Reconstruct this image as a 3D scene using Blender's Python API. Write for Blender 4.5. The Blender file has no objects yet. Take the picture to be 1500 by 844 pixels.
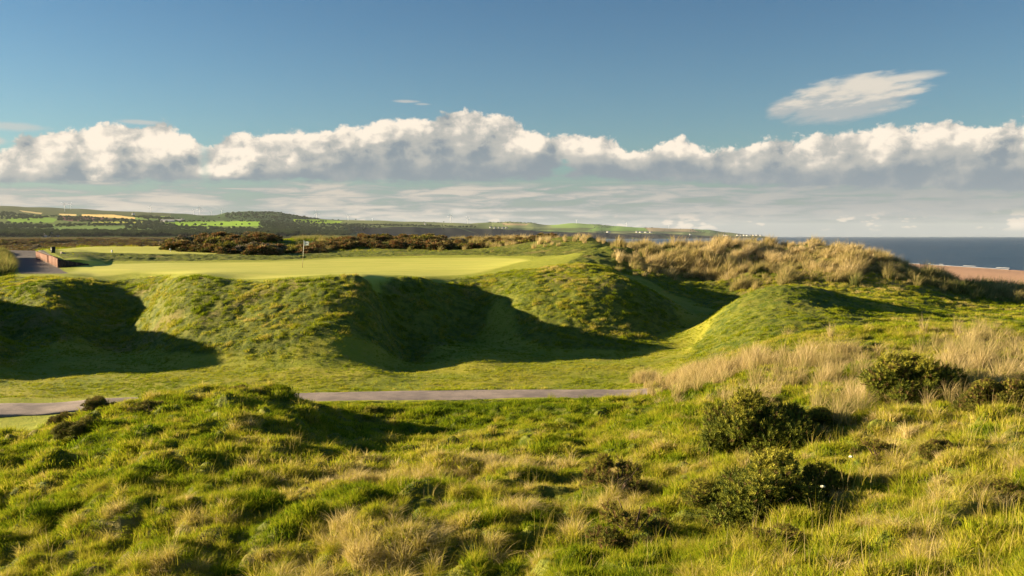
import bpy, math, random
import numpy as np
from mathutils import Vector, Matrix
random.seed(4)
RNG = np.random.default_rng(7)
SC = bpy.context.scene
COL = SC.collection
CAM_H = 16.0            # eye above sea level
F = 1300.0              # focal length in photograph pixels (1500 wide)
PITCH = math.atan(76.0 / F)
CP, SP = math.cos(PITCH), math.sin(PITCH)
SUN_EL, SUN_AZ = math.radians(12.0), math.radians(-10.0)   # light travels towards +X, a little towards +Y

# ---------------------------------------------------------------- helpers
def at(px, py, Y):
    xx, yy = (px - 750.0) / F, (422.0 - py) / F
    k = Y / (CP + yy * SP)
    return (xx * k, Y, CAM_H + (yy * CP - SP) * k)
def rz(py, Y):
    yy = (422.0 - py) / F
    return (yy * CP - SP) / (CP + yy * SP) * Y
def sstep(a, b, x):
    t = np.clip((x - a) / (b - a), 0, 1)
    return t * t * (3 - 2 * t)
def _hash(ix, iy, seed):
    h = (ix.astype(np.int64) * 374761393 + iy.astype(np.int64) * 668265263 + seed * 974634777) & 0xFFFFFFFF
    h = ((h ^ (h >> 13)) * 1274126177) & 0xFFFFFFFF
    h = (h ^ (h >> 16)) & 0xFFFFFFFF
    return h.astype(np.float64) / 4294967295.0
def vnoise(x, y, seed=0):
    x = np.asarray(x, float); y = np.asarray(y, float)
    ix, iy = np.floor(x), np.floor(y)
    fx, fy = x - ix, y - iy
    fx = fx * fx * fx * (fx * (fx * 6 - 15) + 10); fy = fy * fy * fy * (fy * (fy * 6 - 15) + 10)
    a, b = _hash(ix, iy, seed), _hash(ix + 1, iy, seed)
    c, d = _hash(ix, iy + 1, seed), _hash(ix + 1, iy + 1, seed)
    return (a + (b - a) * fx) * (1 - fy) + (c + (d - c) * fx) * fy      # 0..1
def fbm(x, y, seed=0, octs=4, rough=0.5):
    s, a, t = 0.0, 1.0, 0.0
    for k in range(octs):
        ca, sa = math.cos(k * 0.7), math.sin(k * 0.7)
        f = 2.03 ** k
        s = s + a * vnoise((x * ca - y * sa) * f + 17.3 * k, (x * sa + y * ca) * f - 9.1 * k, seed + k)
        t += a; a *= rough
    return s / t
def sdf_poly(X, Y, poly):
    """signed distance (metres, negative inside)"""
    P = np.array(poly, float); d = np.full(X.shape, 1e18); s = np.ones(X.shape)
    n = len(P); j = n - 1
    for i in range(n):
        ex, ey = P[j, 0] - P[i, 0], P[j, 1] - P[i, 1]
        wx, wy = X - P[i, 0], Y - P[i, 1]
        t = np.clip((wx * ex + wy * ey) / (ex * ex + ey * ey + 1e-12), 0, 1)
        bx, by = wx - ex * t, wy - ey * t
        d = np.minimum(d, bx * bx + by * by)
        c1, c2, c3 = Y >= P[i, 1], Y < P[j, 1], ex * wy > ey * wx
        flip = (c1 & c2 & c3) | (~c1 & ~c2 & ~c3)
        s = np.where(flip, -s, s); j = i
    return s * np.sqrt(d)
def pw(pts):   # (px, Y) -> (X, Y)
    return [((px - 750.0) / F * Y, Y) for px, Y in pts]

def mesh_np(name, verts, faces=None, tris=None, quads=None, attrs=None, smooth=False, mats=None, fmat=None):
    me = bpy.data.meshes.new(name)
    v = np.asarray(verts, np.float32).reshape(-1, 3)
    me.vertices.add(len(v)); me.vertices.foreach_set('co', v.ravel())
    loops, starts, tot = [], [], 0
    if tris is not None and len(tris):
        t = np.asarray(tris, np.int32); loops.append(t.ravel()); starts.append(np.arange(len(t)) * 3 + tot); tot += t.size
    if quads is not None and len(quads):
        q = np.asarray(quads, np.int32); loops.append(q.ravel()); starts.append(np.arange(len(q)) * 4 + tot); tot += q.size
    if faces is not None:
        for f in faces:
            loops.append(np.array(f, np.int32)); starts.append(np.array([tot])); tot += len(f)
    if loops:
        L = np.concatenate(loops).astype(np.int32); S = np.concatenate(starts).astype(np.int32)
        me.loops.add(len(L)); me.loops.foreach_set('vertex_index', L)
        me.polygons.add(len(S)); me.polygons.foreach_set('loop_start', S)
        if smooth: me.polygons.foreach_set('use_smooth', np.ones(len(S), bool))
    for m in (mats or []): me.materials.append(m)
    if fmat is not None: me.polygons.foreach_set('material_index', np.asarray(fmat, np.int32))
    me.update(calc_edges=True); me.validate()
    for k, a in (attrs or {}).items():
        a = np.asarray(a)
        if a.dtype.kind == 'i':
            at_ = me.attributes.new(k, 'INT', 'POINT'); at_.data.foreach_set('value', a.astype(np.int32).ravel())
        elif a.ndim == 1:
            at_ = me.attributes.new(k, 'FLOAT', 'POINT'); at_.data.foreach_set('value', a.astype(np.float32))
        else:
            at_ = me.attributes.new(k, 'FLOAT_VECTOR', 'POINT'); at_.data.foreach_set('vector', a.astype(np.float32).ravel())
    return me
def link(name, me, parent=None, loc=None):
    o = bpy.data.objects.new(name, me); COL.objects.link(o)
    if parent is not None: o.parent = parent
    if loc is not None: o.location = loc
    return o
def tag(o, label=None, cat=None, group=None, kind=None):
    if label: o['label'] = label
    if cat: o['category'] = cat
    if group: o['group'] = group
    if kind: o['kind'] = kind
    return o
def empty(name, loc, rz_=0, scale=1.0):
    o = bpy.data.objects.new(name, None); COL.objects.link(o)
    o.location = loc; o.rotation_euler = (0, 0, rz_); o.scale = (scale,) * 3 if not hasattr(scale, '__len__') else scale
    o.empty_display_size = 0.3
    return o
def dup(root, loc, rz_=0, scale=1.0, label=None):
    r = root.copy(); COL.objects.link(r); r.location = loc; r.rotation_euler = (0, 0, rz_)
    r.scale = (scale,) * 3 if not hasattr(scale, '__len__') else scale
    if label: r['label'] = label
    for ch in list(root.children):
        c = ch.copy(); COL.objects.link(c); c.parent = r
        for g in ch.children:
            d = g.copy(); COL.objects.link(d); d.parent = c
    return r
class MB:
    """collects simple solids into one mesh"""
    def __init__(s): s.v, s.f = [], []
    def add(s, v, f):
        n = len(s.v); s.v += [tuple(p) for p in v]; s.f += [tuple(i + n for i in q) for q in f]; return s
    def box(s, x0, y0, z0, x1, y1, z1, rot=0.0, c=(0, 0, 0)):
        P = [(x0, y0, z0), (x1, y0, z0), (x1, y1, z0), (x0, y1, z0), (x0, y0, z1), (x1, y0, z1), (x1, y1, z1), (x0, y1, z1)]
        cr, sr = math.cos(rot), math.sin(rot)
        P = [(c[0] + x * cr - y * sr, c[1] + x * sr + y * cr, c[2] + z) for x, y, z in P]
        return s.add(P, [(3, 2, 1, 0), (4, 5, 6, 7), (0, 1, 5, 4), (1, 2, 6, 5), (2, 3, 7, 6), (3, 0, 4, 7)])
    def tube(s, pts, rad, n=8, cap=True):
        pts = [Vector(p) for p in pts]; rad = rad if hasattr(rad, '__len__') else [rad] * len(pts)
        V, Fc = [], []
        for i, p in enumerate(pts):
            d = (pts[min(i + 1, len(pts) - 1)] - pts[max(i - 1, 0)]).normalized()
            a = d.orthogonal().normalized() if abs(d.z) > .99 else Vector((0, 0, 1)).cross(d).normalized()
            b = d.cross(a)
            for k in range(n):
                t = 2 * math.pi * k / n
                V.append(p + (a * math.cos(t) + b * math.sin(t)) * rad[i])
        for i in range(len(pts) - 1):
            for k in range(n):
                k2 = (k + 1) % n
                Fc.append((i * n + k, i * n + k2, (i + 1) * n + k2, (i + 1) * n + k))
        if cap: Fc.append(tuple(range(n))[::-1]); Fc.append(tuple((len(pts) - 1) * n + k for k in range(n)))
        return s.add(V, Fc)
    def build(s, name, mat, parent=None, smooth=False, loc=None):
        me = mesh_np(name, s.v, faces=s.f, mats=[mat], smooth=smooth)
        return link(name, me, parent, loc)

# ---------------------------------------------------------------- node DSL
class NT:
    def __init__(s, tree): s.t = tree; s.n = tree.nodes; s.l = tree.links
    def new(s, typ, **kw):
        nd = s.n.new(typ)
        for k, v in kw.items(): setattr(nd, k, v)
        return nd
    def set(s, inp, v):
        if isinstance(v, S_): s.l.new(v.o, inp)
        elif isinstance(v, bpy.types.NodeSocket): s.l.new(v, inp)
        elif v is not None:
            if hasattr(v, '__len__') and len(v) == 3 and inp.type == 'RGBA': v = (*v, 1)
            inp.default_value = v
    def m(s, op, a, b=None, c=None, clamp=False):
        nd = s.new('ShaderNodeMath', operation=op, use_clamp=clamp)
        for i, v in enumerate((a, b, c)):
            if v is not None: s.set(nd.inputs[i], v)
        return S_(s, nd.outputs[0])
    def xyz(s, x, y, z):
        nd = s.new('ShaderNodeCombineXYZ')
        for i, v in enumerate((x, y, z)): s.set(nd.inputs[i], v)
        return S_(s, nd.outputs[0])
    def sep(s, v):
        nd = s.new('ShaderNodeSeparateXYZ'); s.set(nd.inputs[0], v)
        return [S_(s, o) for o in nd.outputs]
    def noise(s, v, scale=1, detail=2, rough=.5, dist=0, lac=2.0, col=False, dim='3D'):
        nd = s.new('ShaderNodeTexNoise', noise_dimensions=dim)
        if v is not None: s.set(nd.inputs['Vector'], v)
        s.set(nd.inputs['Scale'], scale); s.set(nd.inputs['Detail'], detail); s.set(nd.inputs['Roughness'], rough)
        s.set(nd.inputs['Distortion'], dist); s.set(nd.inputs['Lacunarity'], lac)
        return S_(s, nd.outputs['Color' if col else 'Fac'])
    def voro(s, v, scale=1, feature='F1', detail=0, rough=.5, smooth=None, rand=1, out='Distance', lac=2.0):
        nd = s.new('ShaderNodeTexVoronoi', feature=feature, voronoi_dimensions='2D')
        s.set(nd.inputs['Vector'], v); s.set(nd.inputs['Scale'], scale); s.set(nd.inputs['Detail'], detail)
        s.set(nd.inputs['Roughness'], rough); s.set(nd.inputs['Lacunarity'], lac); s.set(nd.inputs['Randomness'], rand)
        if smooth is not None: s.set(nd.inputs['Smoothness'], smooth)
        nd.normalize = True if out == 'Distance' else False
        return S_(s, nd.outputs[out])
    def ramp(s, x, a, b, lo=0.0, hi=1.0, smooth=True):
        nd = s.new('ShaderNodeMapRange', interpolation_type='SMOOTHSTEP' if smooth else 'LINEAR', clamp=True)
        for i, v in enumerate((x, a, b, lo, hi)): s.set(nd.inputs[i], v)
        return S_(s, nd.outputs[0])
    def mix(s, f, a, b, blend='MIX'):
        nd = s.new('ShaderNodeMix', data_type='RGBA', blend_type=blend, clamp_factor=True)
        s.set(nd.inputs[0], f); s.set(nd.inputs[6], a); s.set(nd.inputs[7], b)
        return S_(s, nd.outputs[2])
    def attr(s, name, typ='GEOMETRY', out='Fac'):
        nd = s.new('ShaderNodeAttribute', attribute_name=name, attribute_type=typ)
        return S_(s, nd.outputs[out])
    def curve(s, x, pts):
        nd = s.new('ShaderNodeFloatCurve'); cm = nd.mapping; cv = cm.curves[0]
        pts = sorted(pts)
        cv.points[0].location = pts[0]; cv.points[1].location = pts[-1]
        for p in pts[1:-1]: cv.points.new(*p)
        cm.update(); s.set(nd.inputs['Value'], x)
        return S_(s, nd.outputs[0])
    def vmul(s, v, k):
        nd = s.new('ShaderNodeVectorMath', operation='MULTIPLY'); s.set(nd.inputs[0], v); s.set(nd.inputs[1], k)
        return S_(s, nd.outputs[0])
    def vadd(s, v, k):
        nd = s.new('ShaderNodeVectorMath', operation='ADD'); s.set(nd.inputs[0], v); s.set(nd.inputs[1], k)
        return S_(s, nd.outputs[0])
class S_:
    def __init__(s, nt, o): s.nt, s.o = nt, o
    def __add__(s, b): return s.nt.m('ADD', s, b)
    __radd__ = __add__
    def __sub__(s, b): return s.nt.m('SUBTRACT', s, b)
    def __rsub__(s, b): return s.nt.m('SUBTRACT', b, s)
    def __mul__(s, b): return s.nt.m('MULTIPLY', s, b)
    __rmul__ = __mul__
    def __truediv__(s, b): return s.nt.m('DIVIDE', s, b)
    def __neg__(s): return s.nt.m('MULTIPLY', s, -1.0)
    def clamp(s): return s.nt.m('ADD', s, 0.0, clamp=True)
def new_mat(name):
    m = bpy.data.materials.new(name); m.use_nodes = True
    m.node_tree.nodes.clear()
    t = NT(m.node_tree)
    out = t.new('ShaderNodeOutputMaterial')
    return m, t, out
def simple_mat(name, col, rough=.7, metallic=0, spec=.3, var=.15, scale=8, col2=None, bump=0):
    m, t, out = new_mat(name)
    b = t.new('ShaderNodeBsdfPrincipled')
    pos = S_(t, t.new('ShaderNodeTexCoord').outputs['Object'])
    n = t.noise(pos, scale, 4, .6)
    c2 = col2 or tuple(c * (1 - var * 2) for c in col)
    t.set(b.inputs['Base Color'], t.mix(t.ramp(n, .35, .7), col, c2))
    b.inputs['Roughness'].default_value = rough; b.inputs['Metallic'].default_value = metallic
    b.inputs['Specular IOR Level'].default_value = spec
    if bump:
        bn = t.new('ShaderNodeBump'); bn.inputs['Strength'].default_value = bump; t.set(bn.inputs['Height'], n); bn.inputs['Distance'].default_value = .05
        t.l.new(bn.outputs[0], b.inputs['Normal'])
    t.l.new(b.outputs[0], out.inputs[0])
    return m
# ---------------------------------------------------------------- camera, sun, sky
cam = bpy.data.cameras.new('camera'); cam.sensor_width = 36.0; cam.lens = 36.0 * F / 1500.0
cam.clip_start = 0.1; cam.clip_end = 200000.0
co = bpy.data.objects.new('camera', cam); COL.objects.link(co)
co.location = (0, 0, CAM_H); co.rotation_euler = (math.pi / 2 - PITCH, 0, 0)
SC.camera = co
sl = bpy.data.lights.new('sun', 'SUN'); sl.energy = 5.0; sl.angle = math.radians(0.5); sl.color = (1.0, 0.79, 0.50)
so = bpy.data.objects.new('sun', sl); COL.objects.link(so)
LDIR = Vector((math.cos(SUN_EL) * math.cos(SUN_AZ), math.cos(SUN_EL) * math.sin(SUN_AZ), -math.sin(SUN_EL)))
so.rotation_euler = LDIR.to_track_quat('-Z', 'Y').to_euler()
so.location = (-30, -10, 40)
EXPOSURE = 2.0
HAZE = 1.6e-5
SC.view_settings.view_transform = 'Standard'; SC.view_settings.look = 'None'
SC.view_settings.exposure = EXPOSURE; SC.view_settings.gamma = 1.0; SC.view_settings.use_curve_mapping = False
SC.render.engine = 'CYCLES'
cy = SC.cycles
cy.max_bounces = 6; cy.diffuse_bounces = 3; cy.glossy_bounces = 2; cy.transmission_bounces = 3; cy.transparent_max_bounces = 8
cy.volume_bounces = 1; cy.use_denoising = True; cy.denoising_input_passes = 'RGB_ALBEDO_NORMAL'; cy.denoising_prefilter = 'ACCURATE'; cy.caustics_reflective = False; cy.caustics_refractive = False
cy.sample_clamp_indirect = 4.0

w = bpy.data.worlds.new('World'); SC.world = w; w.use_nodes = True
w.node_tree.nodes.clear()
t = NT(w.node_tree)
w.cycles.sampling_method = 'MANUAL'; w.cycles.sample_map_resolution = 512
sky = t.new('ShaderNodeTexSky', sky_type='NISHITA'); sky.sun_disc = False
sky.sun_elevation = SUN_EL
sky.sun_rotation = math.atan2(-LDIR.x, -LDIR.y)
sky.altitude = 10; sky.air_density = 1.15; sky.dust_density = 0.5; sky.ozone_density = 1.6
dirv = S_(t, t.new('ShaderNodeTexCoord').outputs['Generated'])
dx, dy, dz = t.sep(dirv)
DEG = 180 / math.pi
AZ = t.m('ARCTAN2', dx, dy) * DEG                  # degrees right of the view axis
EL = t.m('ARCSINE', dz) * DEG                      # degrees above the horizon
def azd(px): return math.degrees(math.atan((px - 750.0) / F))
def eld(px, py): return math.degrees(math.atan((346.0 - py) / F * math.cos(math.atan((px - 750.0) / F))))
def env(pts):
    return t.curve((AZ + 36.0) / 72.0, [((azd(px) + 36) / 72, eld(px, py) / 12.0) for px, py in pts]) * 12.0
TOP = env([(-90, 235), (0, 226), (25, 212), (55, 196), (90, 189), (130, 187), (190, 186), (235, 181), (262, 186), (290, 203), (307, 214), (322, 207), (350, 198),
           (420, 198), (480, 194), (530, 187), (570, 180), (620, 176), (660, 172), (700, 165), (735, 172), (765, 188), (800, 199), (850, 201), (888, 203),
           (914, 219), (940, 226), (962, 211), (990, 205), (1012, 212), (1060, 216), (1110, 211), (1160, 206), (1210, 200), (1260, 194), (1310, 188), (1350, 188),
           (1390, 180), (1440, 184), (1500, 180), (1590, 190)])
BASE = env([(-90, 278), (0, 272), (120, 270), (300, 268), (450, 268), (600, 269), (760, 266), (830, 262), (900, 266), (1000, 269), (1100, 274), (1200, 277), (1350, 280), (1500, 282), (1590, 284)])
SEED = t.xyz(48.0, 0, 0)
P0 = t.xyz(AZ + 48.0, EL * 1.25, 0)
WV = t.vmul(t.vadd(t.noise(P0, .9, 3, .6, col=True, dim='2D'), (-.5, -.5, -.5)), (.75, .6, 0))
def lump(off):
    """cauliflower lumps: 0..1"""
    v2 = t.vadd(t.vadd(P0, WV), off)
    big = t.m('SUBTRACT', 1.0, t.voro(v2, .50, 'SMOOTH_F1', 0, .5, .5))
    small = t.m('SUBTRACT', 1.0, t.voro(v2, 1.25, 'F1', 3.0, .58, lac=2.2))
    return big * .50 + small * .46
def field(a, e):
    h = lump((a, e * 1.25, 0))
    up = TOP - EL - e
    return t.m('MINIMUM', up * .9, 1.0) + (h - .66) * 1.9
D0 = field(0.0, 0.0)
D1 = field(-.34, .26)
fine = t.noise(P0, 4.5, 4, .62, dim='2D') - .5
ragged = t.noise(t.xyz(AZ * .5 + 9.0, EL * 2.0, 0), 1.6, 5, .6, dim='2D')
lowedge = t.ramp(EL - BASE + (ragged - .5) * .8, -.10, .32)
alpha = t.ramp(D0 + fine * .20, -.08, .20) * lowedge
gap = t.ramp(t.m('ABSOLUTE', AZ - azd(826)) * .9 + t.m('ABSOLUTE', EL - eld(828, 250)) * 1.1 + (ragged - .5) * 1.5, .30, .95)
gap2 = t.ramp(t.m('ABSOLUTE', AZ - azd(303)) * 1.6 + (ragged - .5) * 1.0, .0, .75) * .45 + .55
alpha = alpha * gap * gap2
NB = t.noise(P0, .42, 2, .5, dim='2D') - t.noise(t.vadd(P0, (-1.0, .85, 0)), .42, 2, .5, dim='2D')
lit = .47 + (D0 - D1) * .82 + fine * .13 + NB * 1.15
thick = t.ramp((EL - BASE) / (TOP - BASE + .3), t.ramp(AZ, azd(330), azd(560), .02, .16), t.ramp(AZ, azd(330), azd(560), .42, .80) + (t.noise(t.vadd(P0, (31.0, 0, 0)), .30, 3, .6, dim='2D') - .5) * 1.5)
patch = t.ramp(t.noise(t.xyz(AZ * .22 + 2.0, EL * .6, 0), 1.3, 3, .5, dim='2D'), .36, .60)
lit = (lit.clamp() * (thick * .85 + .10) * (patch * .36 + .72) + thick * .14 + (D0 - D1) * .10 + NB * .25).clamp()
CS = .70
def cs(r, g, b): return (r * CS, g * CS, b * CS)
C_SH, C_MID, C_HI = cs(1.20, 1.50, 1.74), cs(2.35, 2.38, 2.25), cs(5.1, 4.5, 3.72)
ccol = t.mix(t.ramp(lit, .0, .36), C_SH, C_MID)
ccol = t.mix(t.ramp(lit, .32, .92), ccol, C_HI)
# sky colour behind: Nishita, cooled towards the photograph's teal
sk = t.mix(1.0, S_(t, sky.outputs[0]), (0.245, 0.358, 0.465), 'MULTIPLY')
sk = t.mix(t.ramp(EL, 5.0, 17.0) * .55, sk, t.mix(1.0, sk, (.50, .68, .79), 'MULTIPLY'))
# pale haze near the horizon
hz = t.ramp(EL, 5.5, -.5)
sk = t.mix(hz * .88, sk, cs(1.02, 1.34, 1.64))
# low layered stratus under the cumulus
st = t.noise(t.xyz(AZ * .22 + 5.0, EL * 2.1, 0), 1.25, 5, .62, .4, dim='2D')
st2 = t.noise(t.xyz(AZ * .09 + 15.0, EL * .7, 0), 1.2, 3, .6, dim='2D')
leftw = t.ramp(AZ, 24.0, -4.0) * .75 + .25
low = t.ramp(EL, 3.6, 3.0) * t.ramp(EL, .15, 1.5)
sa = t.ramp(st + (st2 - .5) * .8, .36, .70) * low * leftw
sa2 = t.ramp(st + (st2 - .5) * .7, .30, .55) * low
sk = t.mix(sa2 * .75, sk, cs(1.42, 1.64, 1.84))
sk = t.mix(sa * .8, sk, cs(3.5, 3.1, 2.6))
# small puffs just over the hills
pf = t.m('SUBTRACT', 1.0, t.voro(t.xyz(AZ * .55, EL * 1.5, 0), 1.2, 'F1', 2.0, .6))
pa = t.ramp(pf + (t.noise(t.xyz(AZ * .2, 3.0, 0), 1.6, 2, .5, dim='2D') - .5) * .8, .80, .92) * t.ramp(EL, 1.7, .9) * t.ramp(EL, .2, .6)
sk = t.mix(pa * .75, sk, cs(4.0, 3.4, 2.8))
def puff(px, py, rx, ry, seed, soft=.35, streak=1.0, amp=.8, tilt=0.0):
    """an isolated cloud round (px, py)"""
    ca, ce = azd(px), eld(px, py)
    ua, ue = (AZ - ca), (EL - ce)
    if tilt: ue = ue - ua * tilt
    n = t.noise(t.xyz(AZ * .8 / streak + seed, (EL - AZ * tilt) * 1.6, 0), 1.3, 5, .62, dim='2D')
    r = t.m('SQRT', (ua / rx) * (ua / rx) + (ue / ry) * (ue / ry))
    return t.ramp(1.0 - r + (n - .5) * amp * 2, 0.0, soft), n
D = math.degrees(1) / F
al, nl = puff(1240, 147, 128 * D * .8, 34 * D, 21.0, .4, 2.2, .34, .10)
al2, n2 = puff(1150, 160, 46 * D * .8, 16 * D, 27.0, .6, 2.6, .5, .22)
al3, n3 = puff(1310, 118, 80 * D * .8, 9 * D, 24.0, .8, 3.2, .5, .05)
la = t.m('MAXIMUM', t.m('MAXIMUM', al, al2), al3 * .9)
lshade = t.ramp(nl + (EL - eld(1240, 145)) * .28, .30, .66)
sk = t.mix(la * .9, sk, t.mix(lshade, cs(2.3, 2.45, 2.45), cs(4.1, 3.7, 3.1)))
for (px, py, rx, ry, sd, k) in ((597, 151, 26, 3.0, 31.0, .65), (620, 155, 14, 2.0, 33.0, .5), (22, 187, 52, 8, 35.0, .55), (212, 181, 40, 4, 41.0, .6), (0, 208, 18, 7, 37.0, .7), (672, 310, 17, 7, 39.0, .9)):
    a_, n_ = puff(px, py, rx * D, ry * D, sd, .7, 2.2, .5)
    sk = t.mix(a_ * k, sk, cs(3.3, 3.1, 2.8))
full = t.mix(alpha, sk, ccol)
bg = t.new('ShaderNodeBackground'); bg.inputs['Strength'].default_value = 0.07
t.set(bg.inputs['Color'], full)
wo = t.new('ShaderNodeOutputWorld'); t.l.new(bg.outputs[0], wo.inputs[0])
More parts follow.
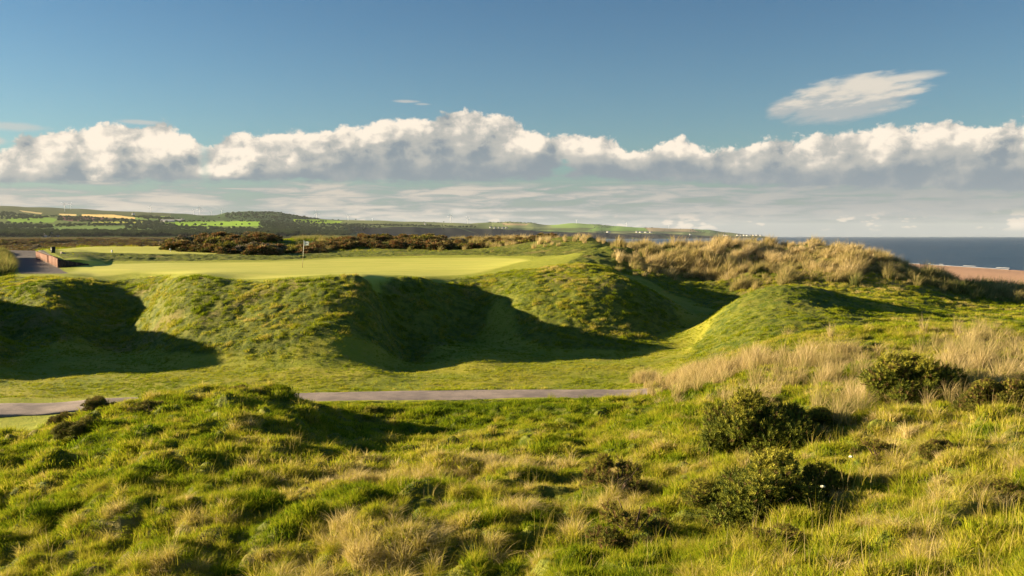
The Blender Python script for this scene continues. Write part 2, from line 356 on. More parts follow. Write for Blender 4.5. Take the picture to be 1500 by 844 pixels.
# ---------------------------------------------------------------- terrain from surveyed profiles: px -> [(py, Y) or ('z', rel z, Y)]
Z = lambda z, Y: ('z', z, Y)
PROF = {
 -420: [(844, 16), (700, 21), Z(-6.0, 28), Z(-5.6, 34), Z(-2.3, 43), Z(-2.0, 50), Z(-2.3, 65), Z(-1.8, 90), Z(-2.5, 115), Z(-5, 150)],
 -230: [(844, 15), (700, 20.5), Z(-6.1, 28), Z(-6.0, 34), Z(-4.2, 39), Z(-2.35, 43), Z(-2.15, 48), Z(-2.4, 60), Z(-1.9, 80), Z(-1.7, 100), Z(-5, 150)],
 -90: [(844, 14.2), (700, 20), (645, 26.5), Z(-6.1, 31), Z(-6.0, 35), Z(-4.4, 40), Z(-2.5, 44), Z(-2.25, 48), Z(-2.5, 58), Z(-2.2, 72), Z(-1.4, 92), Z(-1.3, 105), Z(-5, 150)],
 0: [(844, 13.5), (760, 16), (700, 19.5), (660, 23.5), (641, 26.5), (612, 29.8), (600, 31), (585, 33), (560, 36.5), (530, 41), (502, 46), (458, 50), (424, 54), (407, 58), (398, 62), (383, 75), (370, 90), (363, 105), Z(-3, 125), Z(-5, 150)],
 60: [(844, 13.2), (760, 15.8), (700, 19), (655, 23), (632, 26), (609, 29.8), (598, 31.5), (560, 36.5), (525, 42), (500, 45), (452, 48.6), (421, 51.6), (408, 56), (399, 62), (385, 76), (376, 93), (368, 110), Z(-3, 125), Z(-5, 150)],
 125: [(844, 13), (760, 15.2), (700, 18), (650, 21.4), (622, 24.2), (610, 25.8), Z(-5.95, 29.6), (593, 31.5), (576, 34.5), (550, 38), (522, 43), (498, 46.8), (455, 50.8), (417, 54.2), (407, 57), (396, 64), (389, 70), (384, 78), (379, 81), (372, 86), (366, 100), (362, 112), Z(-3, 128), Z(-5, 150)],
 190: [(844, 12.6), (760, 14.8), (700, 17.4), (650, 20.4), (612, 23.6), (594, 25.8), Z(-5.95, 30), (589, 32), (574, 34.5), (547, 38.5), (523, 42.9), (500, 47), (458, 52), (417, 56.4), (408, 58.6), (395, 63), (384, 78), (379, 81), (371, 87), (362, 112), Z(-3, 128)],
 216: [(844, 12.5), (760, 14.7), (700, 17.2), (650, 20.2), (612, 23.3), (590, 25.6), Z(-5.95, 30.4), (588, 32.2), (574, 34.5), (547, 38.8), (523, 42.3), (500, 45.8), (456, 50.8), (415, 54.6), (407, 57), (395, 63.5), (384, 78), (380, 81.5), (372, 87.5), (362, 112), Z(-3, 129)],
 250: [(844, 12.3), (760, 14.5), (700, 17), (650, 19.8), (610, 23), (588, 25.3), (581, 26.2), Z(-5.95, 31), (572, 34.5), (545, 38.8), (530, 41.2), (500, 43), (452, 46.3), (418, 49.8), (410, 52.4), (395, 63), (384, 78), (380, 82), (372, 88), (366, 100), (362, 112), Z(-3, 130)],
 340: [(844, 12), (760, 14.2), (700, 16.8), (660, 18.9), (620, 21.8), (587, 25), (577, 26.2), Z(-6, 31.8), (571, 34.8), (545, 38.5), (534, 39.8), (500, 41.8), (450, 45.2), (414, 48.6), (408, 52), (395, 64), (384, 79), (376, 86), (372, 94), (362, 103), (349, 112), Z(-1.2, 120), Z(-5, 150)],
 420: [(844, 11.9), (760, 14.1), (700, 17.0), (665, 19.4), (620, 23), (590, 26.2), (581, 27.2), Z(-6, 32), (570, 35), (545, 38), (536, 39.2), (500, 41), (450, 44.2), (412, 47.2), (406, 51), (395, 65), (384, 79), (378, 86), (374, 92), (368, 104), (352, 116), (344, 135), Z(-5, 165)],
 500: [(844, 11.7), (760, 13.9), (715, 16.3), (693, 17.9), (672, 20.6), (650, 23.4), (628, 26.4), (606, 29), (592, 30.6), Z(-6, 32.4), (576, 33.9), (560, 36.2), (545, 38), (535, 39.2), (497, 41), (450, 43.8), (412, 46.4), (406, 50), (402, 56), (395, 66), (385, 79), (377, 88), (373, 93), (368, 100), (356, 112), (344, 135), Z(-5, 165)],
 542: [(844, 11.6), (760, 13.9), (715, 16.3), (693, 17.9), (672, 20.6), (650, 23.4), (628, 26.4), (606, 29), (592, 30.6), Z(-6, 32.5), (576, 33.9), (560, 36.2), (544, 38.2), (533, 39.8), (497, 42), (450, 44.4), (413, 46.8), (406, 50.2), (402, 56), (394, 66), (384, 79.5), (376, 88.5), (372, 93), (367, 100), (354, 112), Z(-1.0, 130), Z(-5, 160)],
 572: [(844, 11.5), (760, 13.8), (710, 16.4), (691, 17.7), (671, 20.6), (648, 24.2), (628, 26.8), (606, 29.2), (591, 31), Z(-6, 32.6), (576, 33.9), (560, 36.5), (536, 40.8), (518, 43.8), (500, 45.6), (482, 47), (450, 48.8), (412, 51.2), (405, 55), (394, 67), (384, 80), (375, 89), (371, 93), (367, 100), (352, 112), Z(-1.2, 125), Z(-5, 155)],
 625: [(844, 11.4), (760, 13.7), (712, 16), (689, 17.5), (668, 20.8), (645, 24.6), (625, 27), (605, 29.4), (591, 31), Z(-6, 32.6), (576, 33.9), (558, 37), (533, 41.5), (506, 46), (484, 48), (450, 50), (412, 52.3), (405, 56), (392, 68), (378, 84), (371, 90), (366, 102), (354, 113), Z(-1.6, 125), Z(-5, 155)],
 695: [(844, 11.2), (760, 13.6), (715, 15.8), (688, 17.4), (667, 20.4), (645, 24), (625, 26.6), (605, 29.2), (591, 31), Z(-6, 32.6), (576, 33.9), (556, 37), (527, 41), (513, 43.6), Z(-5.9, 48), (480, 50.5), (440, 53), (416, 55), (403, 59), (390, 70), (373, 87), (369, 92), (364, 104), (353, 116), Z(-1.8, 128), Z(-5, 155)],
 760: [(844, 11), (760, 13.5), (720, 15.5), (690, 17.4), (664, 20.2), (640, 22.8), (610, 26.9), (588, 30.6), (576, 33.9), (550, 38), (530, 41.4), (510, 45), (492, 47), (460, 49.2), (432, 51.2), (410, 54), (396, 61), (382, 75), (370, 88), (364, 104), (352, 120), Z(-2, 132), Z(-5, 155)],
 810: [(844, 10.8), (760, 13.3), (720, 15.3), (688, 17.5), (640, 22.5), (610, 26.7), (588, 30.6), (577, 33.8), (550, 38), (530, 41.2), (513, 44.3), (490, 46), (455, 48.6), (425, 51), (404, 54), (390, 60), (377, 72), (366, 86), (358, 100), (351, 118), Z(-5, 155)],
 870: [(844, 10.5), (800, 12), (750, 13.7), (720, 15.4), (680, 18), (640, 22), (610, 26.2), (588, 30.4), (577, 33.7), (550, 38), (530, 41.2), (515, 44), (490, 46), (450, 48.5), (418, 51), (398, 54), (388, 58), (379, 65), (369, 75), (360, 85), (352, 97), Z(-1.6, 112), Z(-5, 150)],
 930: [(844, 10.3), (760, 12.8), (700, 16.3), (650, 20.3), (610, 25.2), (587, 29.5), (577, 33.6), (552, 37.5), (530, 41), (515, 44), (500, 45.4), (470, 47.8), (440, 50), (416, 52), Z(-3.0, 56.5), (400, 62), (382, 65.5), (364, 68.5), (351, 72), Z(-1.3, 80), Z(-4, 100), Z(-6, 150)],
 955: [(844, 10.2), (760, 12.7), (700, 16.1), (650, 20), (610, 24.8), (587, 29), (577, 33.3), (553, 37.2), (530, 40.8), Z(-5.5, 44.5)],
 975: [(844, 10.1), (760, 12.6), (700, 15.9), (650, 19.7), (610, 24.4), (586, 28.6), (574, 32), (552, 36.5), (530, 40.5), (517, 43), (500, 45.8), (475, 48.5), (452, 50.6), (438, 52.5), Z(-3.9, 56.5), (410, 61.5), (388, 65), (366, 68.2), (351, 71.5), Z(-1.3, 80), Z(-4, 100), Z(-6, 150)],
 1020: [(844, 9.9), (760, 12.4), (700, 15.4), (650, 18.9), (608, 23), (580, 27), (560, 31), (548, 34.5), (525, 40.5), (505, 44.5), (480, 49), (460, 53), (436, 58.5), (412, 62.5), (388, 65.5), (366, 68.5), (351, 71.5), Z(-1.3, 80), Z(-4, 100), Z(-6, 150)],
 1070: [(844, 9.6), (760, 12.1), (700, 15), (650, 18.3), (604, 22), (570, 26), (545, 30), (524, 33), Z(-5.1, 36.5), (505, 40), (480, 43), (455, 46.4), (448, 48.5), Z(-4.3, 54), (436, 58.5), (412, 62), (388, 65), (367, 68), (351, 71), Z(-1.3, 80), Z(-4.5, 100), Z(-6.5, 150)],
 1130: [(844, 9.3), (760, 11.8), (700, 14.5), (655, 17.4), (600, 21.4), (560, 25.5), (530, 29), (507, 31.6), (500, 33), Z(-4.9, 37), (490, 39.5), (465, 43), (440, 46.5), (430, 48.6), Z(-3.7, 54), (421, 58), (402, 61.5), (380, 65), (364, 67.7), (354, 70.5), Z(-1.5, 80), Z(-4.5, 100), Z(-6.5, 150)],
 1190: [(844, 9), (760, 11.4), (700, 13.9), (650, 16.8), (600, 20.3), (560, 24.3), (530, 28), (502, 31), (488, 33), Z(-4.7, 37), (475, 40.5), (450, 44.2), (430, 47.5), (425, 49.2), Z(-3.5, 54), (416, 58), (398, 61.5), (380, 64.5), (364, 67.4), (357, 70), Z(-1.5, 80), Z(-5, 100), Z(-8, 150)],
 1250: [(844, 8.7), (760, 11), (700, 13.2), (650, 15.8), (600, 19.2), (560, 23), (530, 27), (500, 30.4), (480, 32.8), Z(-4.5, 37), (468, 41.5), (450, 46), (437, 50), Z(-3.75, 54.5), (418, 57.5), (398, 60.5), (380, 63.4), (366, 66.4), Z(-1.2, 72), Z(-2.5, 80), Z(-6, 100), Z(-9, 150)],
 1320: [(844, 8.4), (760, 10.6), (700, 12.7), (650, 15), (600, 18.2), (560, 22), (520, 27), (490, 31), (474, 33), Z(-4.2, 37), (466, 43.5), (452, 49.5), (434, 54.5), (414, 58), (396, 61.5), (381, 65.5), Z(-2.3, 72), Z(-3.5, 80), Z(-7, 100), Z(-11, 150)],
 1375: [(844, 8.2), (760, 10.3), (700, 12.2), (650, 14.3), (600, 17.3), (560, 21), (520, 26), (490, 30.4), (475, 32.6), Z(-4.1, 37), (468, 45), (452, 51.5), (434, 56), (418, 60), (401, 64), Z(-3.2, 70), Z(-4.5, 80), Z(-8, 100), Z(-12, 150)],
 1430: [(844, 8), (760, 10), (700, 11.9), (650, 13.9), (600, 16.9), (560, 20.5), (520, 25.5), (492, 30), (479, 32.2), Z(-4.2, 37), (468, 46.5), (452, 53), (438, 58), (424, 64), Z(-4.2, 71), Z(-6.5, 85), Z(-9, 100), Z(-12.5, 150)],
 1500: [(844, 7.8), (760, 9.8), (700, 11.5), (650, 13.5), (600, 16.5), (560, 20), (520, 25), (500, 29.4), (490, 31.5), Z(-4.4, 37), (468, 47), (448, 56), (430, 65), (424, 70), Z(-5.2, 78), Z(-8, 90), Z(-9.5, 100), Z(-13, 150)],
 1620: [(844, 7.3), (700, 11), (600, 16), (540, 22), (500, 30), Z(-4.4, 38), Z(-4.5, 50), Z(-4.2, 65), Z(-7, 80), Z(-10, 100), Z(-14, 150)],
 1850: [(844, 7), (700, 10.4), (600, 15.5), (530, 24), Z(-4, 35), Z(-4.6, 50), Z(-5.0, 65), Z(-9, 80), Z(-12, 100), Z(-15, 150)],
}
cu, cv, cz = [], [], []
for px, L in PROF.items():
    for q in L:
        if q[0] == 'z': zz, Y = q[1], q[2]
        else: Y = q[1]; zz = rz(q[0], Y)
        cu.append((px - 750) / F * 3.0); cv.append(math.log(Y) * 3.2); cz.append(zz)
cu, cv, cz = map(np.array, (cu, cv, cz))
def _k(r2): return np.where(r2 > 1e-12, r2 * np.log(r2 + 1e-12), 0.0)
n = len(cu)
A = np.zeros((n + 3, n + 3))
A[:n, :n] = _k((cu[:, None] - cu) ** 2 + (cv[:, None] - cv) ** 2) + np.eye(n) * 2e-3
A[:n, n] = 1; A[:n, n + 1] = cu; A[:n, n + 2] = cv; A[n:, :n] = A[:n, n:].T
sol = np.linalg.solve(A, np.concatenate([cz, np.zeros(3)]))
UG = np.linspace(-1.0, 1.0, 520) ; VG = np.linspace(math.log(6.5), math.log(170), 520)
HG = np.zeros((len(VG), len(UG)))
for i, v_ in enumerate(VG):
    a = UG[:, None] * 3.0 - cu; b = v_ * 3.2 - cv
    HG[i] = _k(a * a + b * b) @ sol[:n] + sol[n] + sol[n + 1] * UG * 3.0 + sol[n + 2] * v_ * 3.2
def _bil(U, V):
    fu = np.clip((U - UG[0]) / (UG[1] - UG[0]), 0, len(UG) - 1.001); fv = np.clip((V - VG[0]) / (VG[1] - VG[0]), 0, len(VG) - 1.001)
    iu, iv = fu.astype(int), fv.astype(int); fu, fv = fu - iu, fv - iv
    return (HG[iv, iu] * (1 - fu) + HG[iv, iu + 1] * fu) * (1 - fv) + (HG[iv + 1, iu] * (1 - fu) + HG[iv + 1, iu + 1] * fu) * fv
def plain(X, Y):
    """heath and the fall to the beach, relative to the eye"""
    shore = 232 + 10 * np.sin(Y / 190.0) - 0.00002 * Y * Y
    d = shore - X
    land = -7.2 + 1.2 * (fbm(X / 90.0, Y / 90.0, 50, 3) - .5)
    duneridge = 0.6 * np.exp(-((d - 150) / 34.0) ** 2) * fbm(X / 30.0, Y / 30.0, 51, 3)
    z = land + duneridge
    t_ = sstep(200, 100, d)
    z = z * (1 - t_) + (-13.4) * t_
    z = z - 2.6 * sstep(66, 0, d) - 4.0 * sstep(0, -120, d)
    return z
# path and tee, as world polygons
PATH_C = [(-26.5, 29.6), (-22, 30.2), (-17.6, 31.0), (-12, 31.9), (-6, 32.75), (-1, 33.15), (3.5, 33.22), (5.25, 33.1)]
PATH_W = 1.15
def seg_dist(X, Y, pts):
    d = np.full(np.shape(X), 1e9)
    for (x0, y0), (x1, y1) in zip(pts[:-1], pts[1:]):
        ex, ey = x1 - x0, y1 - y0
        t_ = np.clip(((X - x0) * ex + (Y - y0) * ey) / (ex * ex + ey * ey), 0, 1)
        d = np.minimum(d, np.hypot(X - x0 - ex * t_, Y - y0 - ey * t_))
    return d
LANE_C = [((p - 750) / F * y, y) for p, y in ((28, 58), (44, 64), (50, 72), (50, 82), (47, 96), (44, 112))]
GREEN = pw([(95, 59), (135, 59), (195, 61), (232, 59.5), (275, 53.4), (340, 50.8), (430, 49.8), (500, 49), (548, 49.6), (590, 53.8), (640, 57), (700, 61), (745, 66), (775, 72), (770, 78), (720, 83), (620, 84), (500, 86), (400, 79.5), (250, 77), (150, 75), (118, 70)])
PLATEAU = pw([(40, 58), (95, 56.5), (140, 56.6), (190, 58.4), (225, 57.4), (262, 51.6), (340, 49), (420, 47.8), (500, 47), (545, 47.4), (578, 51.6), (650, 54), (700, 58), (760, 60), (830, 62), (850, 68), (830, 78), (700, 86.5), (500, 88.5), (400, 82), (250, 80), (130, 78), (100, 72)])
TEE = pw([(88, 84), (88, 110), (230, 112), (310, 100), (330, 92), (300, 88.5), (200, 87.5), (140, 86.5)])
FAIR = pw([(-300, 33), (-100, 35), (60, 44), (110, 46.5), (190, 46), (235, 42.5), (380, 40), (520, 41.3), (620, 45), (690, 49), (730, 53), (745, 50), (760, 46), (860, 44.2), (960, 44.5), (1005, 49), (975, 56), (900, 58.5), (930, 61), (1010, 58), (1050, 54), (1060, 47), (1020, 43.5), (1000, 37), (960, 34.7), (700, 34.5), (400, 34.2), (150, 33)])
LAWN2 = pw([(-40, 31.5), (-40, 27), (40, 26.5), (60, 28), (100, 30), (300, 31.2), (480, 31.8), (480, 35), (-40, 33)])
def masks(X, Y):
    wob = (fbm(X * .5, Y * .5, 70, 3) - .5) * 1.6
    m = {}
    m['green'] = sstep(.45, -.55, sdf_poly(X, Y, GREEN) + wob * .15)
    m['plateau'] = sstep(.6, -.6, sdf_poly(X, Y, PLATEAU) + wob * .6)
    m['tee'] = sstep(.6, -.6, sdf_poly(X, Y, TEE) + wob * .4)
    m['fair'] = sstep(1.0, -1.0, sdf_poly(X, Y, FAIR) + wob * .9)
    m['lawn'] = sstep(.4, -.4, sdf_poly(X, Y, LAWN2) + wob * .3)
    m['path'] = sstep(PATH_W + .15, PATH_W - .1, seg_dist(X, Y, PATH_C))
    m['lane'] = sstep(1.95, 1.75, seg_dist(X, Y, LANE_C))
    m['short'] = np.maximum.reduce([m['green'], m['plateau'], m['tee'], m['fair'] , m['lawn'], m['path'], m['lane']])
    return m
def base_h(X, Y):
    Yc = np.maximum(Y, 6.6)
    U = X / Yc; V = np.log(np.minimum(Yc, 169))
    z = _bil(U, V)
    # under and behind the viewer the dune rises to standing height
    k = sstep(7.5, -1.0, Y)
    z = z * (1 - k) + (-1.75 - .03 * np.abs(X)) * k
    dn = sstep(.085, .14, X / np.maximum(Y, 1)) * sstep(60, 68, Y) * sstep(100, 80, Y)
    z = z - .60 * dn + .45 * np.exp(-((X / np.maximum(Y, 1) - .30) / .055) ** 2 - ((Y - 46.5) / 3.6) ** 2)
    z = z + .02 * np.exp(-((X / np.maximum(Y, 1) + .30) / .10) ** 2 - ((Y - 25.6) / 2.2) ** 2)
    z = z + .18 * sstep(.47, .54, X / np.maximum(Y, 1)) * sstep(56, 66, Y) * sstep(96, 80, Y)
    b = sstep(118, 168, Y) + sstep(.80, .97, np.abs(U)) * sstep(60, 100, Y)
    b = np.clip(b, 0, 1)
    return z * (1 - b) + plain(X, Y) * b
def height(X, Y, M=None, detail=True):
    """ground height above the sea at world X, Y"""
    X = np.asarray(X, float); Y = np.asarray(Y, float)
    z = base_h(X, Y)
    if detail:
        if M is None: M = masks(X, Y)
        rough = (1 - M['short'])
        fore = sstep(31.5, 28, Y)
        a = (fbm(X * .95 + .3 * Y, Y * 1.15, 11, 3, .5) - .5)
        hum = (1 - np.abs(2 * vnoise(X * 1.1 + 3, Y * 1.5, 12) - 1)) * .5 + .5 * (1 - np.abs(2 * vnoise(X * 2.3 + 1.7, Y * 2.9, 13) - 1))
        lump1 = np.maximum(0, vnoise(X * 1.9 + 5, Y * 2.2, 14) - .35); lump2 = np.maximum(0, vnoise(X * 3.4, Y * 3.9 + 8, 15) - .4)
        z = z + rough * fore * (a * .48 + (hum - .5) * .12 + lump1 * .26 + lump2 * .26 - .10) * sstep(32.5, 28, Y)
        dz_ = sstep(.085, .14, X / np.maximum(Y, 1)) * sstep(58, 64, Y) * sstep(110, 90, Y)
        z = z + rough * dz_ * ((fbm(X * .28, Y * .28, 24, 2) - .5) * 1.3 + (vnoise(X * .75, Y * .75, 25) - .5) * .6)
        mid = (1 - fore) * sstep(125, 90, Y)
        z = z + rough * mid * ((fbm(X * .5, Y * .7, 21, 3) - .5) * .22 + (fbm(X * 2.2, Y * 2.6, 22, 2) - .5) * .13)
        z = z + (1 - rough) * (fbm(X * .22, Y * .3, 31, 3) - .5) * .16 * (1 - M['path']) * sstep(40, 34, Y)
        z = z - M['fair'] * (fbm(X * .8, Y * 1.4, 33, 3) - .5) * .10
    return z + CAM_H
def project(X, Y, Zw):
    zr = Zw - CAM_H
    f_ = Y * CP - zr * SP; u_ = Y * SP + zr * CP
    return 750 + F * X / f_, 422 - F * u_ / f_
# ---------------------------------------------------------------- ground sheet, path, sea, hills
WALL_A, WALL_M0, WALL_M1, WALL_B = at(54, 377, 88), at(71, 383, 77.2), at(72.5, 384.5, 76.2), at(86, 394, 68)
LANE_C[:] = [((p - 750) / F * y, y) for p, y in ((66, 59), (60, 62), (56, 68), (51, 75), (45, 82), (40.5, 90), (36, 100), (30, 112))]
CORNER = [(WALL_B[0], WALL_B[1]), (WALL_M0[0], WALL_M0[1]), (WALL_A[0], WALL_A[1]), (WALL_A[0] - 1, 93), ((190 - 750) / F * 90, 90), ((150 - 750) / F * 74, 74), ((130 - 750) / F * 70.5, 70.5)]
_masks0 = masks
def masks(X, Y):
    m = _masks0(X, Y)
    m['lane'] = sstep(1.45, 1.3, seg_dist(X, Y, LANE_C)) * sstep(58, 60, Y)
    c = sdf_poly(X, Y, CORNER)
    m['corner'] = sstep(.05, -.12, c) * sstep(175, 105, X / np.maximum(Y, 1) * F + 750)
    return m
_height0 = height
def height(X, Y, M=None, detail=True):
    X = np.asarray(X, float); Y = np.asarray(Y, float)
    if M is None: M = masks(X, Y)
    z = _height0(X, Y, M, detail)
    tgt = CAM_H - 1.86 + .022 * (Y - 68) - .05 * sstep(WALL_B[0], WALL_B[0] + 5, X)
    lane_z = CAM_H - 2.48 + .008 * (Y - 60)
    lz = sstep(3.2, 1.3, seg_dist(X, Y, LANE_C)) * sstep(54, 60, Y) * sstep(112, 96, Y) * (1 - M['corner'])
    z = z * (1 - lz) + lane_z * lz
    z = z * (1 - M['corner']) + np.maximum(z, tgt) * M['corner']
    return z

Ys = np.concatenate([np.linspace(-25, 5, 20), np.exp(np.linspace(math.log(6), math.log(34), 430)), np.exp(np.linspace(math.log(34), math.log(118), 560))[1:], np.exp(np.linspace(math.log(118), math.log(1900), 130))[1:]])
Us = np.concatenate([np.linspace(-1.3, -.63, 40), np.linspace(-.63, .63, 950)[1:], np.linspace(.63, 1.3, 40)[1:]])
GU, GY = np.meshgrid(Us, Ys)
GX = GU * np.maximum(GY, 9.0)
Mg = masks(GX, GY)
GZ = height(GX, GY, Mg)
ny, nx = GX.shape
idx = np.arange(ny * nx).reshape(ny, nx)
quads = np.stack([idx[:-1, :-1], idx[:-1, 1:], idx[1:, 1:], idx[1:, :-1]], -1).reshape(-1, 4)
rv = lambda a: a.ravel()
def straw_field(X, Y):
    """how straw coloured the rough is, 0..1"""
    s = (fbm(X * .35, Y * .5, 81, 4) - .5) * 1.5 + .34
    dune = sstep(.4, 1, (X - 8) / 8) * sstep(56, 60, Y)
    return np.clip(s + .35 * dune, 0, 1)
gcol = np.stack([rv(np.maximum(Mg['green'], .75 * Mg['tee'])), rv(Mg['short']), rv(np.maximum(Mg['path'] * 0, Mg['lane']))], -1)
sand = sstep(150, 118, (232 + 10 * np.sin(GY / 190.0) - 0.00002 * GY * GY) - GX) * sstep(100, 150, GY)
g2 = np.stack([rv(sand), rv(straw_field(GX, GY)), rv(Mg['fair'])], -1)

gm, t, out = new_mat('turf_and_soil')
pos = S_(t, t.new('ShaderNodeNewGeometry').outputs['Position'])
px_, py_, pz_ = t.sep(pos)
ga = t.sep(t.attr('ga', out='Vector')); gb = t.sep(t.attr('gb', out='Vector'))
n1 = t.noise(pos, .35, 5, .6); n2 = t.noise(pos, 2.2, 5, .65); n3 = t.noise(t.vmul(pos, (9, 9, 9)), 1.0, 4, .7)
# rough turf
rough_c = t.mix(t.ramp(n2, .35, .66), (.07, .10, .012), (.18, .19, .024))
rough_c = t.mix(t.ramp(gb[1] + (n3 - .5) * .9, .45, .85), rough_c, (.21, .175, .05))
# closer mown fairway in front
fair_c = t.mix(t.ramp(n1, .35, .65), (.20, .235, .020), (.30, .285, .030))
fair_c = t.mix(t.ramp(n2 + (n3 - .5) * .6, .55, .8), fair_c, (.33, .26, .08))
fair_c = t.mix(t.ramp(n3, .5, .8) * .5, fair_c, (.06, .10, .012))
# the putting surface, with faint mowing bands
band = t.m('SINE', (px_ * .28 + py_ * .96) * 2.2 + n1 * 2.0) * .5 + .5
grn = t.mix(t.ramp(n1, .3, .7), (.45, .46, .080), (.53, .51, .10))
grn = t.mix(t.ramp(band, .25, .75) * .26, grn, (.36, .40, .055))
grn = t.mix(t.ramp(n2, .5, .8) * .25, grn, (.40, .38, .05))
coll = t.mix(t.ramp(n2, .3, .7), (.23, .27, .026), (.32, .33, .04))
short_c = t.mix(t.ramp(gb[2], .3, .7), coll, fair_c)
c = t.mix(t.ramp(ga[1] + (n3 - .5) * .35, .3, .7), rough_c, short_c)
c = t.mix(ga[0], c, grn)
tar = t.mix(t.ramp(n3, .3, .7), (.10, .09, .085), (.17, .15, .14))
c = t.mix(ga[2], c, tar)
heath = t.mix(t.ramp(n1, .4, .62), (.10, .095, .035), (.30, .24, .13))
c = t.mix(t.ramp(py_, 125, 200), c, heath)
c = t.mix(t.ramp(gb[0] + (n1 - .5) * .3, .3, .6), c, t.mix(n1, (.42, .25, .155), (.52, .32, .20)))
b = t.new('ShaderNodeBsdfPrincipled'); t.set(b.inputs['Base Color'], c); b.inputs['Roughness'].default_value = .85; b.inputs['Specular IOR Level'].default_value = .15
bn = t.new('ShaderNodeBump'); t.set(bn.inputs['Height'], n3 + t.noise(pos, 26, 3, .6) * .5)
t.set(bn.inputs['Strength'], t.ramp(ga[0], 0, 1, .9, .12)); bn.inputs['Distance'].default_value = .09
t.l.new(bn.outputs[0], b.inputs['Normal']); t.l.new(b.outputs[0], out.inputs[0])
ground = link('ground', mesh_np('ground', np.stack([rv(GX), rv(GY), rv(GZ)], -1), quads=quads, smooth=True, mats=[gm], attrs={'ga': gcol, 'gb': g2}))
tag(ground, kind='structure')
del GU, quads, idx

# tarmac path, a strip lying on the turf with a thickness of its own
pm, t, out = new_mat('worn_tarmac')
pos = S_(t, t.new('ShaderNodeNewGeometry').outputs['Position'])
n1 = t.noise(pos, .8, 5, .65); n2 = t.noise(pos, 30, 3, .7)
c = t.mix(t.ramp(n1, .35, .65), (.17, .135, .12), (.33, .26, .215))
c = t.mix(t.ramp(n2, .4, .7) * .6, c, (.15, .13, .125))
b = t.new('ShaderNodeBsdfPrincipled'); t.set(b.inputs['Base Color'], c); b.inputs['Roughness'].default_value = .9
bn = t.new('ShaderNodeBump'); t.set(bn.inputs['Height'], n2); bn.inputs['Strength'].default_value = .5; bn.inputs['Distance'].default_value = .02
t.l.new(bn.outputs[0], b.inputs['Normal']); t.l.new(b.outputs[0], out.inputs[0])
def strip(name, pts, half, mat, lift, step=.35, seed=3):
    P = []
    for (x0, y0), (x1, y1) in zip(pts[:-1], pts[1:]):
        k = max(2, int(math.hypot(x1 - x0, y1 - y0) / step))
        P += [(x0 + (x1 - x0) * i / k, y0 + (y1 - y0) * i / k) for i in range(k)]
    P = np.array(P + [pts[-1]])
    for _ in range(12): P[1:-1] = (P[:-2] + P[1:-1] * 2 + P[2:]) / 4
    T = np.gradient(P, axis=0); T /= np.linalg.norm(T, axis=1)[:, None]; N = np.stack([-T[:, 1], T[:, 0]], 1)
    rows = []
    for s_, dz_ in ((-1.0, -.12), (-1.0, 0), (-.93, .02), (-.5, .035), (0, .04), (.5, .035), (.93, .02), (1.0, 0), (1.0, -.12)):
        w_ = half * s_ * (1 + .05 * (fbm(P[:, 0] * 1.3 + s_ * 9, P[:, 1] * 1.3, seed, 3) - .5) * (abs(s_) > .9) * 4)
        Q = P + N * w_[:, None] if hasattr(w_, '__len__') else P + N * w_
        rows.append(np.stack([Q[:, 0], Q[:, 1], height(P[:, 0], P[:, 1]) + lift + dz_], 1))
    V = np.stack(rows, 1); n_, k_ = V.shape[:2]; I = np.arange(n_ * k_).reshape(n_, k_)
    q = np.stack([I[:-1, :-1], I[1:, :-1], I[1:, 1:], I[:-1, 1:]], -1).reshape(-1, 4)
    o = link(name, mesh_np(name, V.reshape(-1, 3), quads=q, smooth=True, mats=[mat])); tag(o, kind='structure'); return o
strip('path', PATH_C, PATH_W, pm, .03)

# sea
sm, t, out = new_mat('sea_water')
pos = S_(t, t.new('ShaderNodeNewGeometry').outputs['Position'])
b = t.new('ShaderNodeBsdfPrincipled'); b.inputs['Roughness'].default_value = .28; b.inputs['IOR'].default_value = 1.33; b.inputs['Specular IOR Level'].default_value = .32
w1 = t.noise(t.vmul(pos, (.045, .11, 0)), 1, 5, .65); w2 = t.noise(t.vmul(pos, (.0025, .012, 0)), 1, 4, .6)
t.set(b.inputs['Base Color'], t.mix(t.ramp(w2, .35, .65), (.008, .028, .055), (.018, .050, .088)))
bn = t.new('ShaderNodeBump'); t.set(bn.inputs['Height'], w1 + t.noise(t.vmul(pos, (.5, .9, 0)), 1, 4, .6) * .35); bn.inputs['Strength'].default_value = 1.0; bn.inputs['Distance'].default_value = 3.5
t.l.new(bn.outputs[0], b.inputs['Normal']); t.l.new(b.outputs[0], out.inputs[0])
sea = link('sea', mesh_np('sea', [(-3000, 60, 0), (9000, 60, 0), (24000, 24000, 0), (-15000, 24000, 0), (-3000, 9000, 0)], faces=[(0, 1, 2, 3, 4)], mats=[sm]))
tag(sea, kind='structure')
# breaking wave along the waterline
fm = simple_mat('sea_foam', (.85, .85, .85), rough=.9, var=.1, scale=.3)
yy = np.linspace(120, 1500, 700)
xs = 232 + 10 * np.sin(yy / 190.0) - 0.00002 * yy * yy
V, q = [], []
for k, (off, wd, sd) in enumerate(((1.5, 1.1, 5), (11, .5, 6))):
    a = fbm(yy / 14.0, yy * 0 + k, sd, 3); wv = wd * sstep(.30 + .12 * k, .55 + .12 * k, a)
    x0 = xs + off + 2 * fbm(yy / 30.0, yy * 0, sd + 3, 2)
    base = len(V)
    for i in range(len(yy)):
        V += [(x0[i], yy[i], .02), (x0[i] + wv[i] * .4, yy[i], .10 * (wv[i] > .1) + .02), (x0[i] + wv[i], yy[i], .02)]
    for i in range(len(yy) - 1):
        if wv[i] > .08 and wv[i + 1] > .08:
            for j in (0, 1): q.append((base + i * 3 + j, base + i * 3 + j + 1, base + i * 3 + 4 + j, base + i * 3 + 3 + j))
